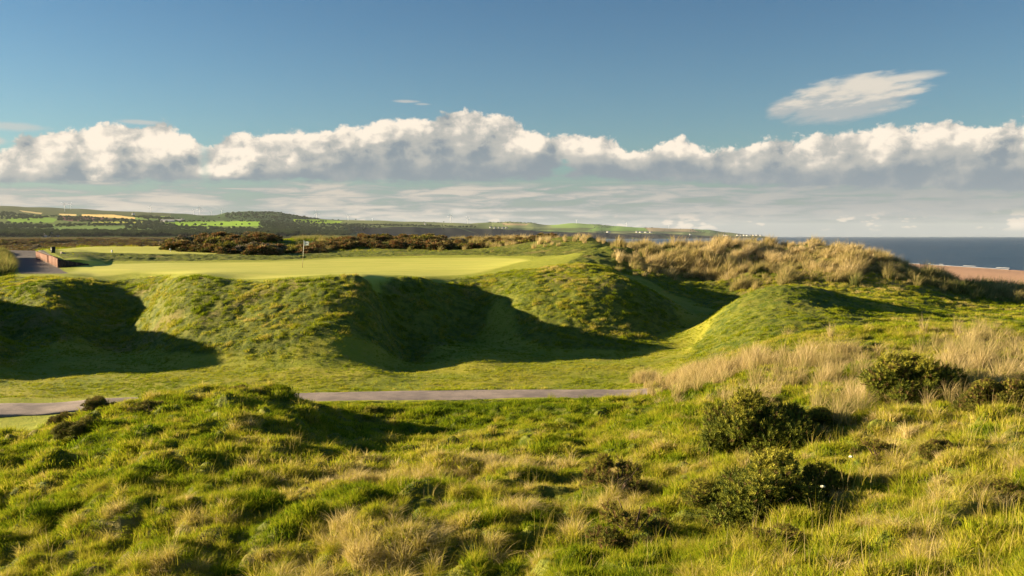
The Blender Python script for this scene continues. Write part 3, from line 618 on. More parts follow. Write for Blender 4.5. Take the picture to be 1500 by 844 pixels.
fo = link('breaking_wave', mesh_np('breaking_wave', V, quads=q, smooth=True, mats=[fm])); tag(fo, kind='structure')

# hills
HP = {
 -600: [Z(-7, 1450), (345, 1900), (335, 2600), (322, 3600), (308, 5000), (294, 6500), Z(200, 9000)],
 -200: [Z(-7, 1450), (346, 1900), (337, 2600), (324, 3600), (311, 5000), (298, 6500), Z(190, 9000)],
 0: [Z(-7, 1450), (347, 1900), (340, 2400), (330, 3000), (319, 3700), (310, 4800), (302, 6500), Z(170, 9000)],
 60: [Z(-7, 1450), (347, 1900), (340, 2400), (330, 3000), (319, 3700), (311, 4800), (303.5, 6400), Z(160, 9000)],
 110: [Z(-7, 1450), (347, 1900), (340, 2400), (330, 3000), (320, 3700), (313, 4700), (306.5, 6300), Z(150, 9000)],
 200: [Z(-7, 1450), (347, 1900), (340, 2400), (331, 3000), (321, 3700), (315, 4500), (310.5, 6000), Z(120, 9000)],
 270: [Z(-7, 1450), (347, 1900), (341, 2400), (333, 3000), (324, 3700), (318, 4400), (313.5, 5400), Z(100, 9000)],
 315: [Z(-7, 1450), (347, 1900), (341, 2400), (333, 3000), (325, 3700), (319, 4300), (314.5, 5000), Z(90, 9000)],
 335: [Z(-7, 1450), (347, 1900), (341, 2400), (333, 3000), (325, 3700), (318, 4300), (310.5, 5000), Z(90, 9000)],
 362: [Z(-7, 1450), (347, 1900), (341, 2400), (333, 3000), (325, 3700), (317, 4300), (309, 5000), Z(90, 9000)],
 405: [Z(-7, 1450), (347, 1900), (342, 2400), (334, 3000), (326, 3700), (318, 4300), (309.5, 5000), Z(90, 9000)],
 432: [Z(-7, 1450), (348, 1900), (343, 2400), (336, 3000), (328, 3700), (320, 4300), (314, 4900), Z(90, 9000)],
 458: [Z(-7, 1450), (349, 1900), (345, 2400), (338, 3000), (329, 3700), (323, 4300), (320.5, 4800), Z(80, 9000)],
 500: [Z(-7, 1450), Z(-7, 1900), (346, 2400), (340, 3000), (331, 3700), (326, 4300), (323.5, 4900), Z(70, 9000)],
 545: [Z(-7, 1450), Z(-8, 1900), Z(-9, 2600), Z(-9, 3400), (334, 3750), (327, 4300), (323.5, 5000), Z(60, 9000)],
 600: [Z(-7, 1450), Z(-9, 1900), Z(-11, 2600), Z(-14, 3500), (333, 3850), (328, 4400), (325, 5200), Z(50, 9000)],
 660: [Z(-7, 1450), Z(-9, 1900), Z(-12, 2600), Z(-17, 3700), (333, 4050), (330, 4600), (326.5, 5400), Z(50, 9000)],
 720: [Z(-7, 1450), Z(-9, 1900), Z(-14, 2600), Z(-20, 4000), (336, 4300), (330, 5200), (326, 6200), Z(60, 9500)],
 745: [Z(-7, 1450), Z(-9, 1900), Z(-15, 2600), Z(-20, 4100), (337, 4400), (330, 5400), (324.8, 6500), Z(60, 9500)],
 775: [Z(-9, 1450), Z(-12, 1900), Z(-19, 2600), Z(-20, 4300), (338, 4600), (331, 5600), (326.5, 6500), Z(60, 9500)],
 805: [Z(-12, 1450), Z(-15, 1900), Z(-20, 2600), Z(-20, 4500), (339, 4800), (333, 5700), (330, 6600), Z(50, 9500)],
 840: [Z(-19, 1450), Z(-20, 1900), Z(-20, 2600), Z(-20, 4700), (340, 5000), (332, 5900), (327.3, 6800), Z(50, 9500)],
 870: [Z(-25, 1450), Z(-25, 1900), Z(-20, 2600), Z(-20, 4900), (340, 5150), (333, 6000), (328.5, 6900), Z(50, 9500)],
 900: [Z(-25, 1450), Z(-25, 1900), Z(-20, 2600), Z(-20, 5100), (341, 5350), (335, 6100), (331, 7000), Z(40, 9500)],
 950: [Z(-25, 1450), Z(-25, 1900), Z(-20, 2600), Z(-20, 5300), (342, 5550), (337, 6300), (333.2, 7200), Z(40, 9500)],
 1000: [Z(-25, 1450), Z(-25, 1900), Z(-20, 2600), Z(-20, 5700), (344, 5900), (339, 6600), (335, 7300), Z(30, 9500)],
 1035: [Z(-25, 1450), Z(-25, 1900), Z(-20, 2600), Z(-20, 6000), (345, 6200), (341, 6800), (336, 7300), Z(10, 9500)],
 1065: [Z(-25, 1450), Z(-25, 1900), Z(-20, 2600), Z(-20, 6200), (345.5, 6400), (343, 6900), (340, 7300), Z(-20, 9500)],
 1095: [Z(-25, 1450), Z(-25, 1900), Z(-20, 2600), Z(-20, 6400), (346, 6600), (344.5, 6900), (343.5, 7300), Z(-20, 9000)],
 1118: [Z(-25, 1450), Z(-25, 1900), Z(-20, 2600), Z(-20, 6600), Z(-3, 6800), (346.2, 7100), Z(-15, 7400), Z(-25, 9000)],
 1135: [Z(-25, 1450), Z(-25, 1900), Z(-25, 2600), Z(-25, 6600), Z(-25, 6800), Z(-25, 7100), Z(-25, 7400), Z(-25, 9000)],
}
HPX = sorted(HP); lys = np.linspace(math.log(1500), math.log(8600), 420)
HT = np.zeros((len(HPX), len(lys)))
for i, p_ in enumerate(HPX):
    a = [(math.log(q[-1]), q[1] if q[0] == 'z' else rz(q[0], q[1])) for q in HP[p_]]
    HT[i] = np.interp(lys, [q[0] for q in a], [q[1] for q in a])
hpx = np.linspace(-600, 1135, 1300)
fi = np.interp(hpx, HPX, np.arange(len(HPX))); i0 = np.clip(fi.astype(int), 0, len(HPX) - 2); fr = fi - i0
fr = fr * fr * (3 - 2 * fr)
HZ = HT[i0] * (1 - fr)[:, None] + HT[i0 + 1] * fr[:, None]
for _ in range(3):
    HZ[:, 1:-1] = (HZ[:, :-2] + HZ[:, 1:-1] + HZ[:, 2:]) / 3; HZ[1:-1] = (HZ[:-2] + HZ[1:-1] + HZ[2:]) / 3
HYY = np.exp(lys)[None, :] + 0 * hpx[:, None]; HX = (hpx[:, None] - 750) / F * HYY
land = sstep(-14, -4, HZ)
HZ = HZ + land * ((fbm(HX / 420, HYY / 420, 90, 4) - .5) * 14 * sstep(1700, 3500, HYY) * sstep(-5, 30, HZ) )
def hill_z(X, Y):
    p_ = X / Y * F + 750
    a = np.clip((p_ - hpx[0]) / (hpx[1] - hpx[0]), 0, len(hpx) - 1.001); b_ = np.clip((np.log(Y) - lys[0]) / (lys[1] - lys[0]), 0, len(lys) - 1.001)
    ia, ib = a.astype(int), b_.astype(int); a, b_ = a - ia, b_ - ib
    return ((HZ[ia, ib] * (1 - a) + HZ[ia + 1, ib] * a) * (1 - b_) + (HZ[ia, ib + 1] * (1 - a) + HZ[ia + 1, ib + 1] * a) * b_) + CAM_H
QX, QY = project(HX, HYY, HZ + CAM_H)
FIELDS = [  # outline seen from the links, colour
 ([(-600, 290), (-600, 318), (60, 315), (200, 317), (330, 318), (330, 300)], (.060, .072, .032)),
 ([(28, 308), (62, 312), (60, 314), (34, 310.5)], (.30, .25, .12)),
 ([(86, 313), (112, 314), (112, 316.5), (88, 315.5)], (.42, .33, .14)),
 ([(120, 314), (165, 314.5), (200, 319), (197, 321), (150, 318.2), (120, 316.3)], (.48, .34, .13)),
 ([(85, 317.5), (120, 316.8), (150, 318.6), (172, 321.5), (168, 324), (100, 324), (84, 321)], (.105, .06, .055)),
 ([(10, 319), (62, 317), (84, 321), (78, 326), (12, 326)], (.115, .19, .035)),
 ([(135, 325), (210, 324.5), (212, 327), (135, 327)], (.26, .28, .05)),
 ([(78, 329), (215, 328), (222, 337), (78, 336)], (.10, .15, .045)),
 ([(195, 315.5), (250, 317), (246, 323.5), (200, 322)], (.13, .19, .045)),
 ([(236, 321.5), (262, 323), (262, 326), (238, 326)], (.35, .33, .28)),
 ([(240, 324.5), (380, 324), (384, 331.5), (246, 331.5)], (.155, .26, .03)),
 ([(265, 333), (400, 332), (402, 336.5), (268, 337)], (.12, .17, .04)),
 ([(428, 321), (470, 321.8), (502, 324.4), (494, 328.5), (432, 326)], (.18, .27, .03)),
 ([(320, 300), (440, 306), (480, 321), (430, 321), (430, 330), (384, 332), (380, 323), (330, 323), (250, 323), (250, 313)], (.035, .058, .025)),
 ([(505, 322), (560, 324), (700, 327), (700, 333), (560, 331), (505, 328)], (.10, .12, .05)),
 ([(720, 322), (830, 326), (835, 334), (780, 335), (720, 331)], (.14, .17, .06)),
 ([(735, 326.5), (775, 328), (770, 330.5), (738, 330)], (.28, .22, .11)),
 ([(800, 325), (880, 325), (902, 331), (880, 334), (810, 334)], (.13, .20, .05)),
 ([(880, 331), (940, 331.5), (950, 338.5), (860, 338)], (.11, .19, .04)),
 ([(945, 333), (1020, 335), (1040, 340), (950, 339)], (.20, .16, .09)),
 ([(1015, 334), (1062, 339), (1050, 342), (1020, 339)], (.09, .15, .05)),
 ([(700, 335.5), (870, 338.5), (870, 341), (700, 337.5)], (.12, .17, .05)),
 ([(870, 339.5), (1000, 341), (1000, 343), (870, 342.5)], (.15, .17, .07)),
]
HC = np.zeros((*HZ.shape, 3)); HC[:] = (.15, .20, .07)
for poly, col in FIELDS:
    inn = sdf_poly(QX, QY + (fbm(HX / 60, HYY / 60, 7, 2) - .5) * .5, poly) < 0
    HC[inn] = np.array(col) * 1.9
plainm = (HYY < 2300) & (QY > 347)
HC[plainm] = (.12, .11, .045)
# cliffs: steep seaward faces, their shade painted in as a dark rock colour
slope = np.abs(np.gradient(HZ, axis=1) / np.gradient(HYY, axis=1))
cl = (sstep(.05, .11, slope) * (HYY > 3000) * (hpx[:, None] > 500))[..., None]
HC = HC * (1 - cl) + np.array((.036, .040, .038)) * cl
hm, t, out = new_mat('farmland')
pos = S_(t, t.new('ShaderNodeNewGeometry').outputs['Position'])
hc = t.attr('fcol', out='Vector'); n1 = t.noise(pos, .012, 5, .6); n2 = t.noise(pos, .06, 3, .6)
c = t.mix(1.0, hc, t.mix(n1, (.72, .72, .72), (1.25, 1.2, 1.15)), 'MULTIPLY')
c = t.mix(t.ramp(n2, .55, .8) * .25, c, (.05, .07, .03))
b = t.new('ShaderNodeBsdfDiffuse'); t.set(b.inputs[0], c); t.l.new(b.outputs[0], out.inputs[0])
na, nb = HZ.shape; I = np.arange(na * nb).reshape(na, nb)
q = np.stack([I[:-1, :-1], I[1:, :-1], I[1:, 1:], I[:-1, 1:]], -1).reshape(-1, 4)
hills = link('hills', mesh_np('hills', np.stack([HX.ravel(), HYY.ravel(), HZ.ravel() + CAM_H], -1), quads=q, smooth=True, mats=[hm], attrs={'fcol': HC.reshape(-1, 3)}))
tag(hills, kind='structure')
# ---------------------------------------------------------------- grass: tufts scattered by a node group, one object per kind of cover
def blades(rng, n, h, r, lean, w, seg=3, hvar=.35, windx=.25, tipw=.15, droop=.5):
    """n blades -> verts, tris, along-blade 0..1, per-blade random"""
    V, T, B, R = [], [], [], []
    for i in range(n):
        a = rng.uniform(0, 2 * math.pi); rr = r * math.sqrt(rng.uniform())
        x0, y0 = rr * math.cos(a), rr * math.sin(a)
        hh = h * (1 + hvar * rng.uniform(-1, 1)) * (1 - .35 * rr / max(r, 1e-3))
        la = a + rng.normal(0, .7); ln = lean * rng.uniform(.3, 1.3) * (.35 + rr / max(r, 1e-3))
        dx_, dy_ = math.cos(la) * ln + windx * rng.uniform(.3, 1.4), math.sin(la) * ln + windx * .25
        fa = rng.uniform(0, math.pi); fx, fy = math.cos(fa), math.sin(fa)
        ww = w * rng.uniform(.6, 1.3); br = rng.uniform(); base = len(V); dr = droop * rng.uniform(.2, 1.2)
        for s in range(seg + 1):
            t_ = s / seg
            k = t_ * t_ * (.55 + .45 * t_)
            x = x0 + dx_ * hh * k; y = y0 + dy_ * hh * k
            L = math.hypot(dx_, dy_)
            z = hh * (t_ - dr * L * .45 * t_ ** 3) - .02
            wt = ww * (1 - t_) ** .6 * .5 + ww * tipw * .1
            if s < seg:
                V += [(x - fx * wt, y - fy * wt, z), (x + fx * wt, y + fy * wt, z)]; B += [t_, t_]; R += [br, br]
            else:
                V.append((x, y, z)); B.append(1.0); R.append(br)
        for s in range(seg - 1):
            q = base + 2 * s; T += [(q, q + 1, q + 3), (q, q + 3, q + 2)]
        q = base + 2 * (seg - 1); T.append((q, q + 1, q + 2))
    return V, T, B, R
def grass_mat(name, ramp, trans=.38, base=.45):
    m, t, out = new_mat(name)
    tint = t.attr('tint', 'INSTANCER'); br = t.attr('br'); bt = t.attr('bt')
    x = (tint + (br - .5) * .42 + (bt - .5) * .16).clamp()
    nd = t.new('ShaderNodeValToRGB'); els = nd.color_ramp.elements
    els[0].position = ramp[0][0]; els[0].color = (*ramp[0][1], 1); els[1].position = ramp[-1][0]; els[1].color = (*ramp[-1][1], 1)
    for p_, c_ in ramp[1:-1]:
        e_ = els.new(p_); e_.color = (*c_, 1)
    t.set(nd.inputs[0], x)
    d = t.new('ShaderNodeBsdfDiffuse'); tr = t.new('ShaderNodeBsdfTranslucent'); mx = t.new('ShaderNodeMixShader')
    t.set(d.inputs[0], S_(t, nd.outputs[0])); t.set(tr.inputs[0], t.mix(1.0, S_(t, nd.outputs[0]), (1.0, 1.05, .75), 'MULTIPLY'))
    mx.inputs[0].default_value = trans
    t.l.new(d.outputs[0], mx.inputs[1]); t.l.new(tr.outputs[0], mx.inputs[2]); t.l.new(mx.outputs[0], out.inputs[0])
    return m
RAMP = [(0, (.055, .090, .008)), (.22, (.175, .245, .012)), (.45, (.33, .335, .020)), (.65, (.42, .355, .060)), (.82, (.52, .41, .17)), (1, (.62, .50, .28))]
GM = grass_mat('meadow_grass', RAMP)
MM = grass_mat('marram_grass', [(0, (.075, .105, .030)), (.3, (.17, .185, .055)), (.55, (.33, .27, .11)), (.8, (.50, .385, .20)), (1, (.66, .53, .33))])
def tuft_meshes(prefix, count, mat, rng, **kw):
    c = bpy.data.collections.new(prefix)
    for i in range(count):
        k = dict(kw); nb = k.pop('n')
        V, T, B, R = blades(rng, nb, **k)
        me = mesh_np(prefix, V, tris=T, mats=[mat], attrs={'bt': np.array(B), 'br': np.array(R)})
        o = bpy.data.objects.new('%s_%02d' % (prefix, i), me); c.objects.link(o)
    return c
def instancer(name, pts, rot, scl, idx_, tint, coll, kind='stuff'):
    me = mesh_np(name, pts, attrs={'rot': rot, 'scl': scl, 'vi': idx_.astype(np.int32), 'tint': tint})
    o = link(name, me)
    ng = bpy.data.node_groups.new(name, 'GeometryNodeTree')
    ng.interface.new_socket('Geometry', in_out='INPUT', socket_type='NodeSocketGeometry')
    ng.interface.new_socket('Geometry', in_out='OUTPUT', socket_type='NodeSocketGeometry')
    N, L = ng.nodes, ng.links
    gi, go = N.new('NodeGroupInput'), N.new('NodeGroupOutput')
    ip = N.new('GeometryNodeInstanceOnPoints'); ci = N.new('GeometryNodeCollectionInfo')
    ci.inputs['Collection'].default_value = coll; ci.inputs['Separate Children'].default_value = True; ci.inputs['Reset Children'].default_value = True
    L.new(gi.outputs[0], ip.inputs['Points']); L.new(ci.outputs[0], ip.inputs['Instance']); ip.inputs['Pick Instance'].default_value = True
    for nm, dt, sock in (('rot', 'FLOAT_VECTOR', 'Rotation'), ('scl', 'FLOAT_VECTOR', 'Scale'), ('vi', 'INT', 'Instance Index')):
        a = N.new('GeometryNodeInputNamedAttribute'); a.data_type = dt; a.inputs['Name'].default_value = nm
        L.new(a.outputs[0], ip.inputs[sock])
    L.new(ip.outputs[0], go.inputs[0])
    md = o.modifiers.new('scatter', 'NODES'); md.node_group = ng
    tag(o, kind=kind)
    return o
def samples(n, u0, u1, y0, y1, rng, p=1.0):
    """random ground positions, area density falling off with distance as 1/Y^p"""
    U = rng.uniform(u0, u1, n)
    if p == 2: Y = np.exp(rng.uniform(math.log(y0), math.log(y1), n))
    else:
        e = 2 - p; r = rng.uniform(0, 1, n); Y = (y0 ** e + r * (y1 ** e - y0 ** e)) ** (1 / e)
    return U * np.maximum(Y, 6.0), Y
def cover(name, coll, nvar, X, Y, keep, tint, size, rng, tilt=.25, zoff=0.0, squash=.25, yaw=.9):
    k = rng.uniform(0, 1, len(X)) < keep
    X, Y, tint, size = X[k], Y[k], tint[k], (size[k] if hasattr(size, '__len__') else np.full(k.sum(), size))
    Zv = height(X, Y) + zoff
    n_ = len(X)
    e = .25
    gx = (base_h(X + e, Y) - base_h(X - e, Y)) / (2 * e); gy = (base_h(X, Y + e) - base_h(X, Y - e)) / (2 * e)
    rot = np.stack([gy * tilt + rng.normal(0, .10, n_), -gx * tilt + rng.normal(0, .10, n_), rng.normal(0, yaw, n_)], 1)
    s = size * rng.uniform(.7, 1.3, n_)
    scl = np.stack([s, s, s * rng.uniform(1 - squash, 1 + squash, n_)], 1)
    return instancer(name, np.stack([X, Y, Zv], 1), rot, scl, rng.integers(0, nvar, n_), np.clip(tint + rng.normal(0, .055, n_), 0, 1), coll)
rng = np.random.default_rng(11)
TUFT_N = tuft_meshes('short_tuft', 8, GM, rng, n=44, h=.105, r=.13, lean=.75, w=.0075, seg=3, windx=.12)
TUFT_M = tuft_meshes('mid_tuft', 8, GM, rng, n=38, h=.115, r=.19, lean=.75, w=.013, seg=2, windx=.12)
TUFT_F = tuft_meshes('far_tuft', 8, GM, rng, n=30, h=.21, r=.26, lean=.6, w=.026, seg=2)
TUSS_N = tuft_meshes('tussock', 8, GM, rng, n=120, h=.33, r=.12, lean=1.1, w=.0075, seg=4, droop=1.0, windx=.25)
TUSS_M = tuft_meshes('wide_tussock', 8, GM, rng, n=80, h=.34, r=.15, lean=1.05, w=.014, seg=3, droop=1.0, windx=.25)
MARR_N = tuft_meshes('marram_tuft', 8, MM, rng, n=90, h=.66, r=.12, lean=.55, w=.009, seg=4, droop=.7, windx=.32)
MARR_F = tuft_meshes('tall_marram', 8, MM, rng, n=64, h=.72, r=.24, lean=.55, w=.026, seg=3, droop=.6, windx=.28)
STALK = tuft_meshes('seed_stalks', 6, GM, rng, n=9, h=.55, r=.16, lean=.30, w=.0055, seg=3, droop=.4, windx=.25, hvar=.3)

def pxof(X, Y): return 750 + F * X / Y
def blob(X, Y, px, y, rpx, ry):
    return np.exp(-(((pxof(X, Y) - px) / rpx) ** 2 + ((Y - y) / ry) ** 2))
def fore_tint(X, Y):
    p_ = pxof(X, Y)
    n_ = fbm(X * .55, Y * .7, 201, 4); n2_ = fbm(X * 2.8, Y * 3.2, 205, 3)
    tt = .30 + (n_ - .5) * .55 + (n2_ - .5) * .75
    tt = tt + .10 * sstep(1000, 1250, p_) * sstep(22, 12, Y)                 # yellow-green meadow grass, bottom right
    tt = tt + .26 * blob(X, Y, 620, 17.2, 230, 1.3)                          # bleached crest
    tt = tt + .16 * blob(X, Y, 560, 12.5, 160, 1.5)
    tt = tt + .08 * blob(X, Y, 300, 27.5, 200, 2.0) + .06 * sstep(31, 20, Y)
    tt = tt - .20 * blob(X, Y, 790, 29, 190, 3.0)                            # lush bank by the path
    tt = tt + .08 * sstep(1000, 1100, p_) * sstep(18, 27, Y)
    return np.clip(tt, .04, .8)
NF = .80
def lowp(X, Y): return .35 + .65 * sstep(1.2, 3.2, seg_dist(X, Y, PATH_C))
# 1 short dense turf, near and farther foreground
X, Y = samples(46000, -NF, NF, 6.2, 17.5, rng, 1.0)
M = masks(X, Y)
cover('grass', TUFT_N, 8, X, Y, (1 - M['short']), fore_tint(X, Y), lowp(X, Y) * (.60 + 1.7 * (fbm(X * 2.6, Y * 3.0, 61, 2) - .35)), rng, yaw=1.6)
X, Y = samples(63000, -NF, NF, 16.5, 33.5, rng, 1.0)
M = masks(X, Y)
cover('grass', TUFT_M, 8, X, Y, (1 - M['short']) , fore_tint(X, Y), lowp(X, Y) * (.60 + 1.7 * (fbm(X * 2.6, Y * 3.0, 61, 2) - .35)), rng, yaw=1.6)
# 2 tussocks in drifts
X, Y = samples(9000, -NF, NF, 6.2, 17.5, rng, 1.0)
M = masks(X, Y); dr = sstep(.56, .68, fbm(X * 1.1, Y * 1.4, 62, 3)) * .55 + .06 + .25 * blob(X, Y, 560, 12.5, 130, 1.3)
cover('tussock_grass', TUSS_N, 8, X, Y, (1 - M['short']) * dr, fore_tint(X, Y) + .18, .70, rng, yaw=1.2)
X, Y = samples(10000, -NF, NF, 16.5, 31.5, rng, 1.0)
M = masks(X, Y); dr = (sstep(.56, .68, fbm(X * .95, Y * 1.2, 63, 3)) * .55 + .06) * sstep(1.5, 3, seg_dist(X, Y, PATH_C))
dr = dr * (1 - .85 * blob(X, Y, 790, 29, 170, 2.6)) + .7 * blob(X, Y, 620, 17.2, 200, .9)
cover('tussock_grass', TUSS_M, 8, X, Y, (1 - M['short']) * dr, fore_tint(X, Y) + .16, .72, rng, yaw=1.2)
X, Y = samples(5000, -NF, NF, 6.5, 20, rng, 1.0)
M = masks(X, Y)
cover('seeding_grass', STALK, 6, X, Y, (1 - M['short']) * (.12 + .35 * sstep(900, 1200, pxof(X, Y))), np.full(len(X), .66), .75, rng)
# 3 marram on the right hand mound and its foot
X, Y = samples(8500, .12, NF, 15, 34.5, rng, 1.0)
p_ = pxof(X, Y); M = masks(X, Y)
yc = np.interp(p_, [980, 1050, 1130, 1200, 1270], [32.4, 30.6, 28.6, 27.4, 25.8])
belt = np.clip(sstep(960, 1010, p_) * sstep(1300, 1250, p_) * np.exp(-((Y - yc) / 1.15) ** 4)
   + .6 * blob(X, Y, 1010, 29.0, 40, 2.5) + .40 * blob(X, Y, 1180, 23.5, 80, 1.6) + .55 * blob(X, Y, 1420, 22, 80, 3.0) + .4 * blob(X, Y, 1440, 28, 50, 1.4) + .45 * blob(X, Y, 1640, 24, 90, 5) + .45 * blob(X, Y, 1260, 19.5, 60, 2.2)
   + .12 * sstep(.58, .68, fbm(X * .7, Y * .7, 64, 3)) * sstep(1000, 1150, p_), 0, 1)
belt = belt * sstep(.38, .50, fbm(X * 1.2, Y * 1.2, 65, 2))
cover('marram_grass', MARR_N, 8, X, Y, belt * .85 * (1 - M['path']), .62 + .25 * (fbm(X, Y, 66, 2) - .5) + .12 * blob(X, Y, 1150, 30, 120, 2.5), .95, rng, yaw=.35)
X, Y = samples(3000, .1, .26, 31.0, 37, rng, 1.0); p_ = pxof(X, Y); M = masks(X, Y)
cover('marram_grass', MARR_N, 8, X, Y, np.clip(blob(X, Y, 975, 33.0, 20, .9) + blob(X, Y, 1000, 33.2, 24, 1.0) + blob(X, Y, 945, 36.2, 12, .4), 0, 1) * (1 - M['path']), np.full(len(X), .7), .8, rng, yaw=.35)
X, Y = samples(9000, -.5, .2, 10.5, 17.5, rng, 1.0)
w_ = sum(blob(X, Y, *b) for b in ((545, 11.9, 32, .5), (600, 12.4, 22, .4), (660, 14.4, 12, .35), (505, 12.8, 16, .4), (760, 13.6, 22, .35), (890, 13.9, 14, .35), (400, 11.9, 14, .3), (455, 11.5, 18, .3), (722, 12.2, 12, .3), (842, 12.6, 12, .3), (610, 16.9, 30, .4), (520, 17.2, 22, .4), (730, 16.9, 26, .35), (20, 15.2, 12, .3)))
cover('bleached_grass', TUSS_N, 8, X, Y, np.clip(w_, 0, 1) * .5, np.full(len(X), .80), .85, rng, yaw=.8)
# 4 the rough on the faces below the green
X, Y = samples(120000, -NF, NF, 33.5, 63, rng, 1.0)
p_ = pxof(X, Y); M = masks(X, Y)
cl = fbm(X * 2.6, Y * 3.0, 67, 3); em = blob(X, Y, 1130, 46, 110, 6); tt = .27 + (fbm(X * .25, Y * .3, 68, 3) - .5) * .5 + (1 - em) * .36 * sstep(.56, .70, cl) * sstep(.35, .6, fbm(X * .5, Y * .6, 167, 3))
fm_ = sstep(33.5, 36, Y)
cover('rough_grass', TUFT_F, 8, X, Y, (1 - M['short']) * (.45 + .55 * sstep(.35, .6, cl)), tt, (.24 + .36 * sstep(.50, .70, cl)) * (1 - .6 * em), rng, tilt=.6)
# short growth breaking up the mown fairway
X, Y = samples(60000, -NF, NF, 33.3, 52, rng, 1.0)
M = masks(X, Y)
cover('fairway_grass', TUFT_F, 8, X, Y, M['fair'] * (1 - M['path']) * (1 - M['plateau']) * (.25 + .75 * sstep(.42, .6, fbm(X * .7, Y * 1.2, 69, 3))), .38 + (fbm(X * .3, Y * .4, 71, 3) - .5) * .5, .26, rng, tilt=.6)
# 5 the tall dune on the right
X, Y = samples(16000, .05, NF, 53, 90, rng, 1.0)
p_ = pxof(X, Y); M = masks(X, Y); zr = base_h(X, Y)
w_ = sstep(890, 930, p_) * np.clip(sstep(-3.6, -2.2, zr + .25 * sstep(1300, 1400, p_) * 6 + 1.1 * (fbm(X * .25, Y * .25, 72, 3) - .5) * 2), 0, 1) * sstep(1490, 1400, p_)
w_ = np.maximum(w_, 1.0 * sstep(1370, 1420, p_)) * (.28 + .72 * sstep(.42, .56, fbm(X * .8, Y * .8, 73, 3)))
w_ = w_ * (1 - .8 * blob(X, Y, 975, 72, 30, 3)) * (1 - M['short'])
cover('dune_grass', MARR_F, 8, X, Y, w_ * sstep(57, 60, Y), .67 + (fbm(X * .4, Y * .4, 74, 3) - .5) * .6 - .14 * sstep(1300, 1430, p_) - .12 * sstep(-1.5, -3.5, zr), .62 + .5 * sstep(.5, .7, fbm(X * .8, Y * .8, 73, 3)) + .10 * sstep(1390, 1440, p_), rng, yaw=.5, tilt=.5)
# rough beyond the green and on the low dunes behind
X, Y = samples(26000, -NF, NF, 55, 135, rng, 1.0)
p_ = pxof(X, Y); M = masks(X, Y); cl = fbm(X * .5, Y * .5, 75, 3)
cover('rough_grass', TUFT_F, 8, X, Y, (1 - M['short']) * (.3 + .7 * sstep(.4, .6, cl)), .30 + (fbm(X * .12, Y * .12, 76, 3) - .5) * .6 + .14 * sstep(90, 110, Y), (.34 + .55 * sstep(96, 108, Y)) + .8 * sstep(.5, .65, cl) * sstep(96, 108, Y), rng, tilt=.6)
X, Y = samples(9000, -.25, .14, 88, 145, rng, 1.0)
p_ = pxof(X, Y); M = masks(X, Y)
w_ = (.55 * blob(X, Y, 455, 132, 90, 16) + .3 * blob(X, Y, 850, 112, 60, 22) + .8 * blob(X, Y, 925, 80, 30, 9) + .5 * blob(X, Y, 700, 118, 100, 12)) * (1 - M['short'])
cover('dune_grass', MARR_F, 8, X, Y, w_, .40 + .35 * sstep(600, 800, p_) + (fbm(X * .2, Y * .2, 77, 3) - .5) * .3, .9, rng, yaw=.4, tilt=.5)
# tall pale grass on the bank left of the lane
X, Y = samples(7000, -.70, -.545, 52, 92, rng, 1.0)
p_ = pxof(X, Y); M = masks(X, Y)
cover('tall_meadow_grass', MARR_F, 8, X, Y, sstep(33 , 18, p_) * sstep(58, 64, Y) * sstep(1.6, 2.2, seg_dist(X, Y, LANE_C)), .33 + (fbm(X * .4, Y * .4, 78, 3) - .5) * .3, .95, rng, yaw=.4)
# ---------------------------------------------------------------- gorse
def gorse_mat(name, dark, mid, tip, warm, wamt):
    m, t, out = new_mat(name)
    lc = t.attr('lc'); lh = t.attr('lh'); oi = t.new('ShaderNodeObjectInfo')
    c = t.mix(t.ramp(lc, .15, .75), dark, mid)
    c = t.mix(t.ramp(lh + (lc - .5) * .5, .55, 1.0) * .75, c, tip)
    c = t.mix(t.ramp(t.m('FRACT', lc * 7.31) + S_(t, oi.outputs['Random']) * .25, 1.0 - wamt, 1.02 - wamt), c, warm)
    d = t.new('ShaderNodeBsdfPrincipled'); d.inputs['Roughness'].default_value = .6; d.inputs['Specular IOR Level'].default_value = .08
    t.set(d.inputs['Base Color'], c)
    tr = t.new('ShaderNodeBsdfTranslucent'); t.set(tr.inputs[0], c); mx = t.new('ShaderNodeMixShader'); mx.inputs[0].default_value = .18
    t.l.new(d.outputs[0], mx.inputs[1]); t.l.new(tr.outputs[0], mx.inputs[2]); t.l.new(mx.outputs[0], out.inputs[0])
    return m
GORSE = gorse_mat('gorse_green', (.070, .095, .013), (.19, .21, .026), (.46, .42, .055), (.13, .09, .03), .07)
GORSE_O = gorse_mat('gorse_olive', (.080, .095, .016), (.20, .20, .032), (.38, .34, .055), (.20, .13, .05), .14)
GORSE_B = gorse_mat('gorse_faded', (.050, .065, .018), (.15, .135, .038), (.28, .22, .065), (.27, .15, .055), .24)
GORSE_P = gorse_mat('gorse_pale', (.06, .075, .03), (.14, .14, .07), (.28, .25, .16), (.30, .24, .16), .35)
BARK = simple_mat('gorse_bark', (.10, .065, .04), rough=.9)
def sprig_tpl(kind):
    T = []
    if kind == 'near':
        for lv, (z, r) in enumerate(((0.0, .5), (.3, .44), (.6, .32))):
            for k in range(4):
                a = k * math.pi / 2 + lv * .7
                dx_, dy_ = math.cos(a), math.sin(a); px2, py2 = -dy_ * .09, dx_ * .09
                T.append([(px2, py2, z), (-px2, -py2, z), (dx_ * r, dy_ * r, z + .42)])
        T.append([(-.08, 0, .5), (.08, 0, .5), (0, 0, 1.15)]); T.append([(0, -.08, .5), (0, .08, .5), (0, 0, 1.15)])
    else:
        for k in range(4):
            a = k * math.pi / 2; dx_, dy_ = math.cos(a), math.sin(a)
            T.append([(-dy_ * .3, dx_ * .3, 0), (dy_ * .3, -dx_ * .3, 0), (dx_ * .6, dy_ * .6, .8)])
    return np.array(T)
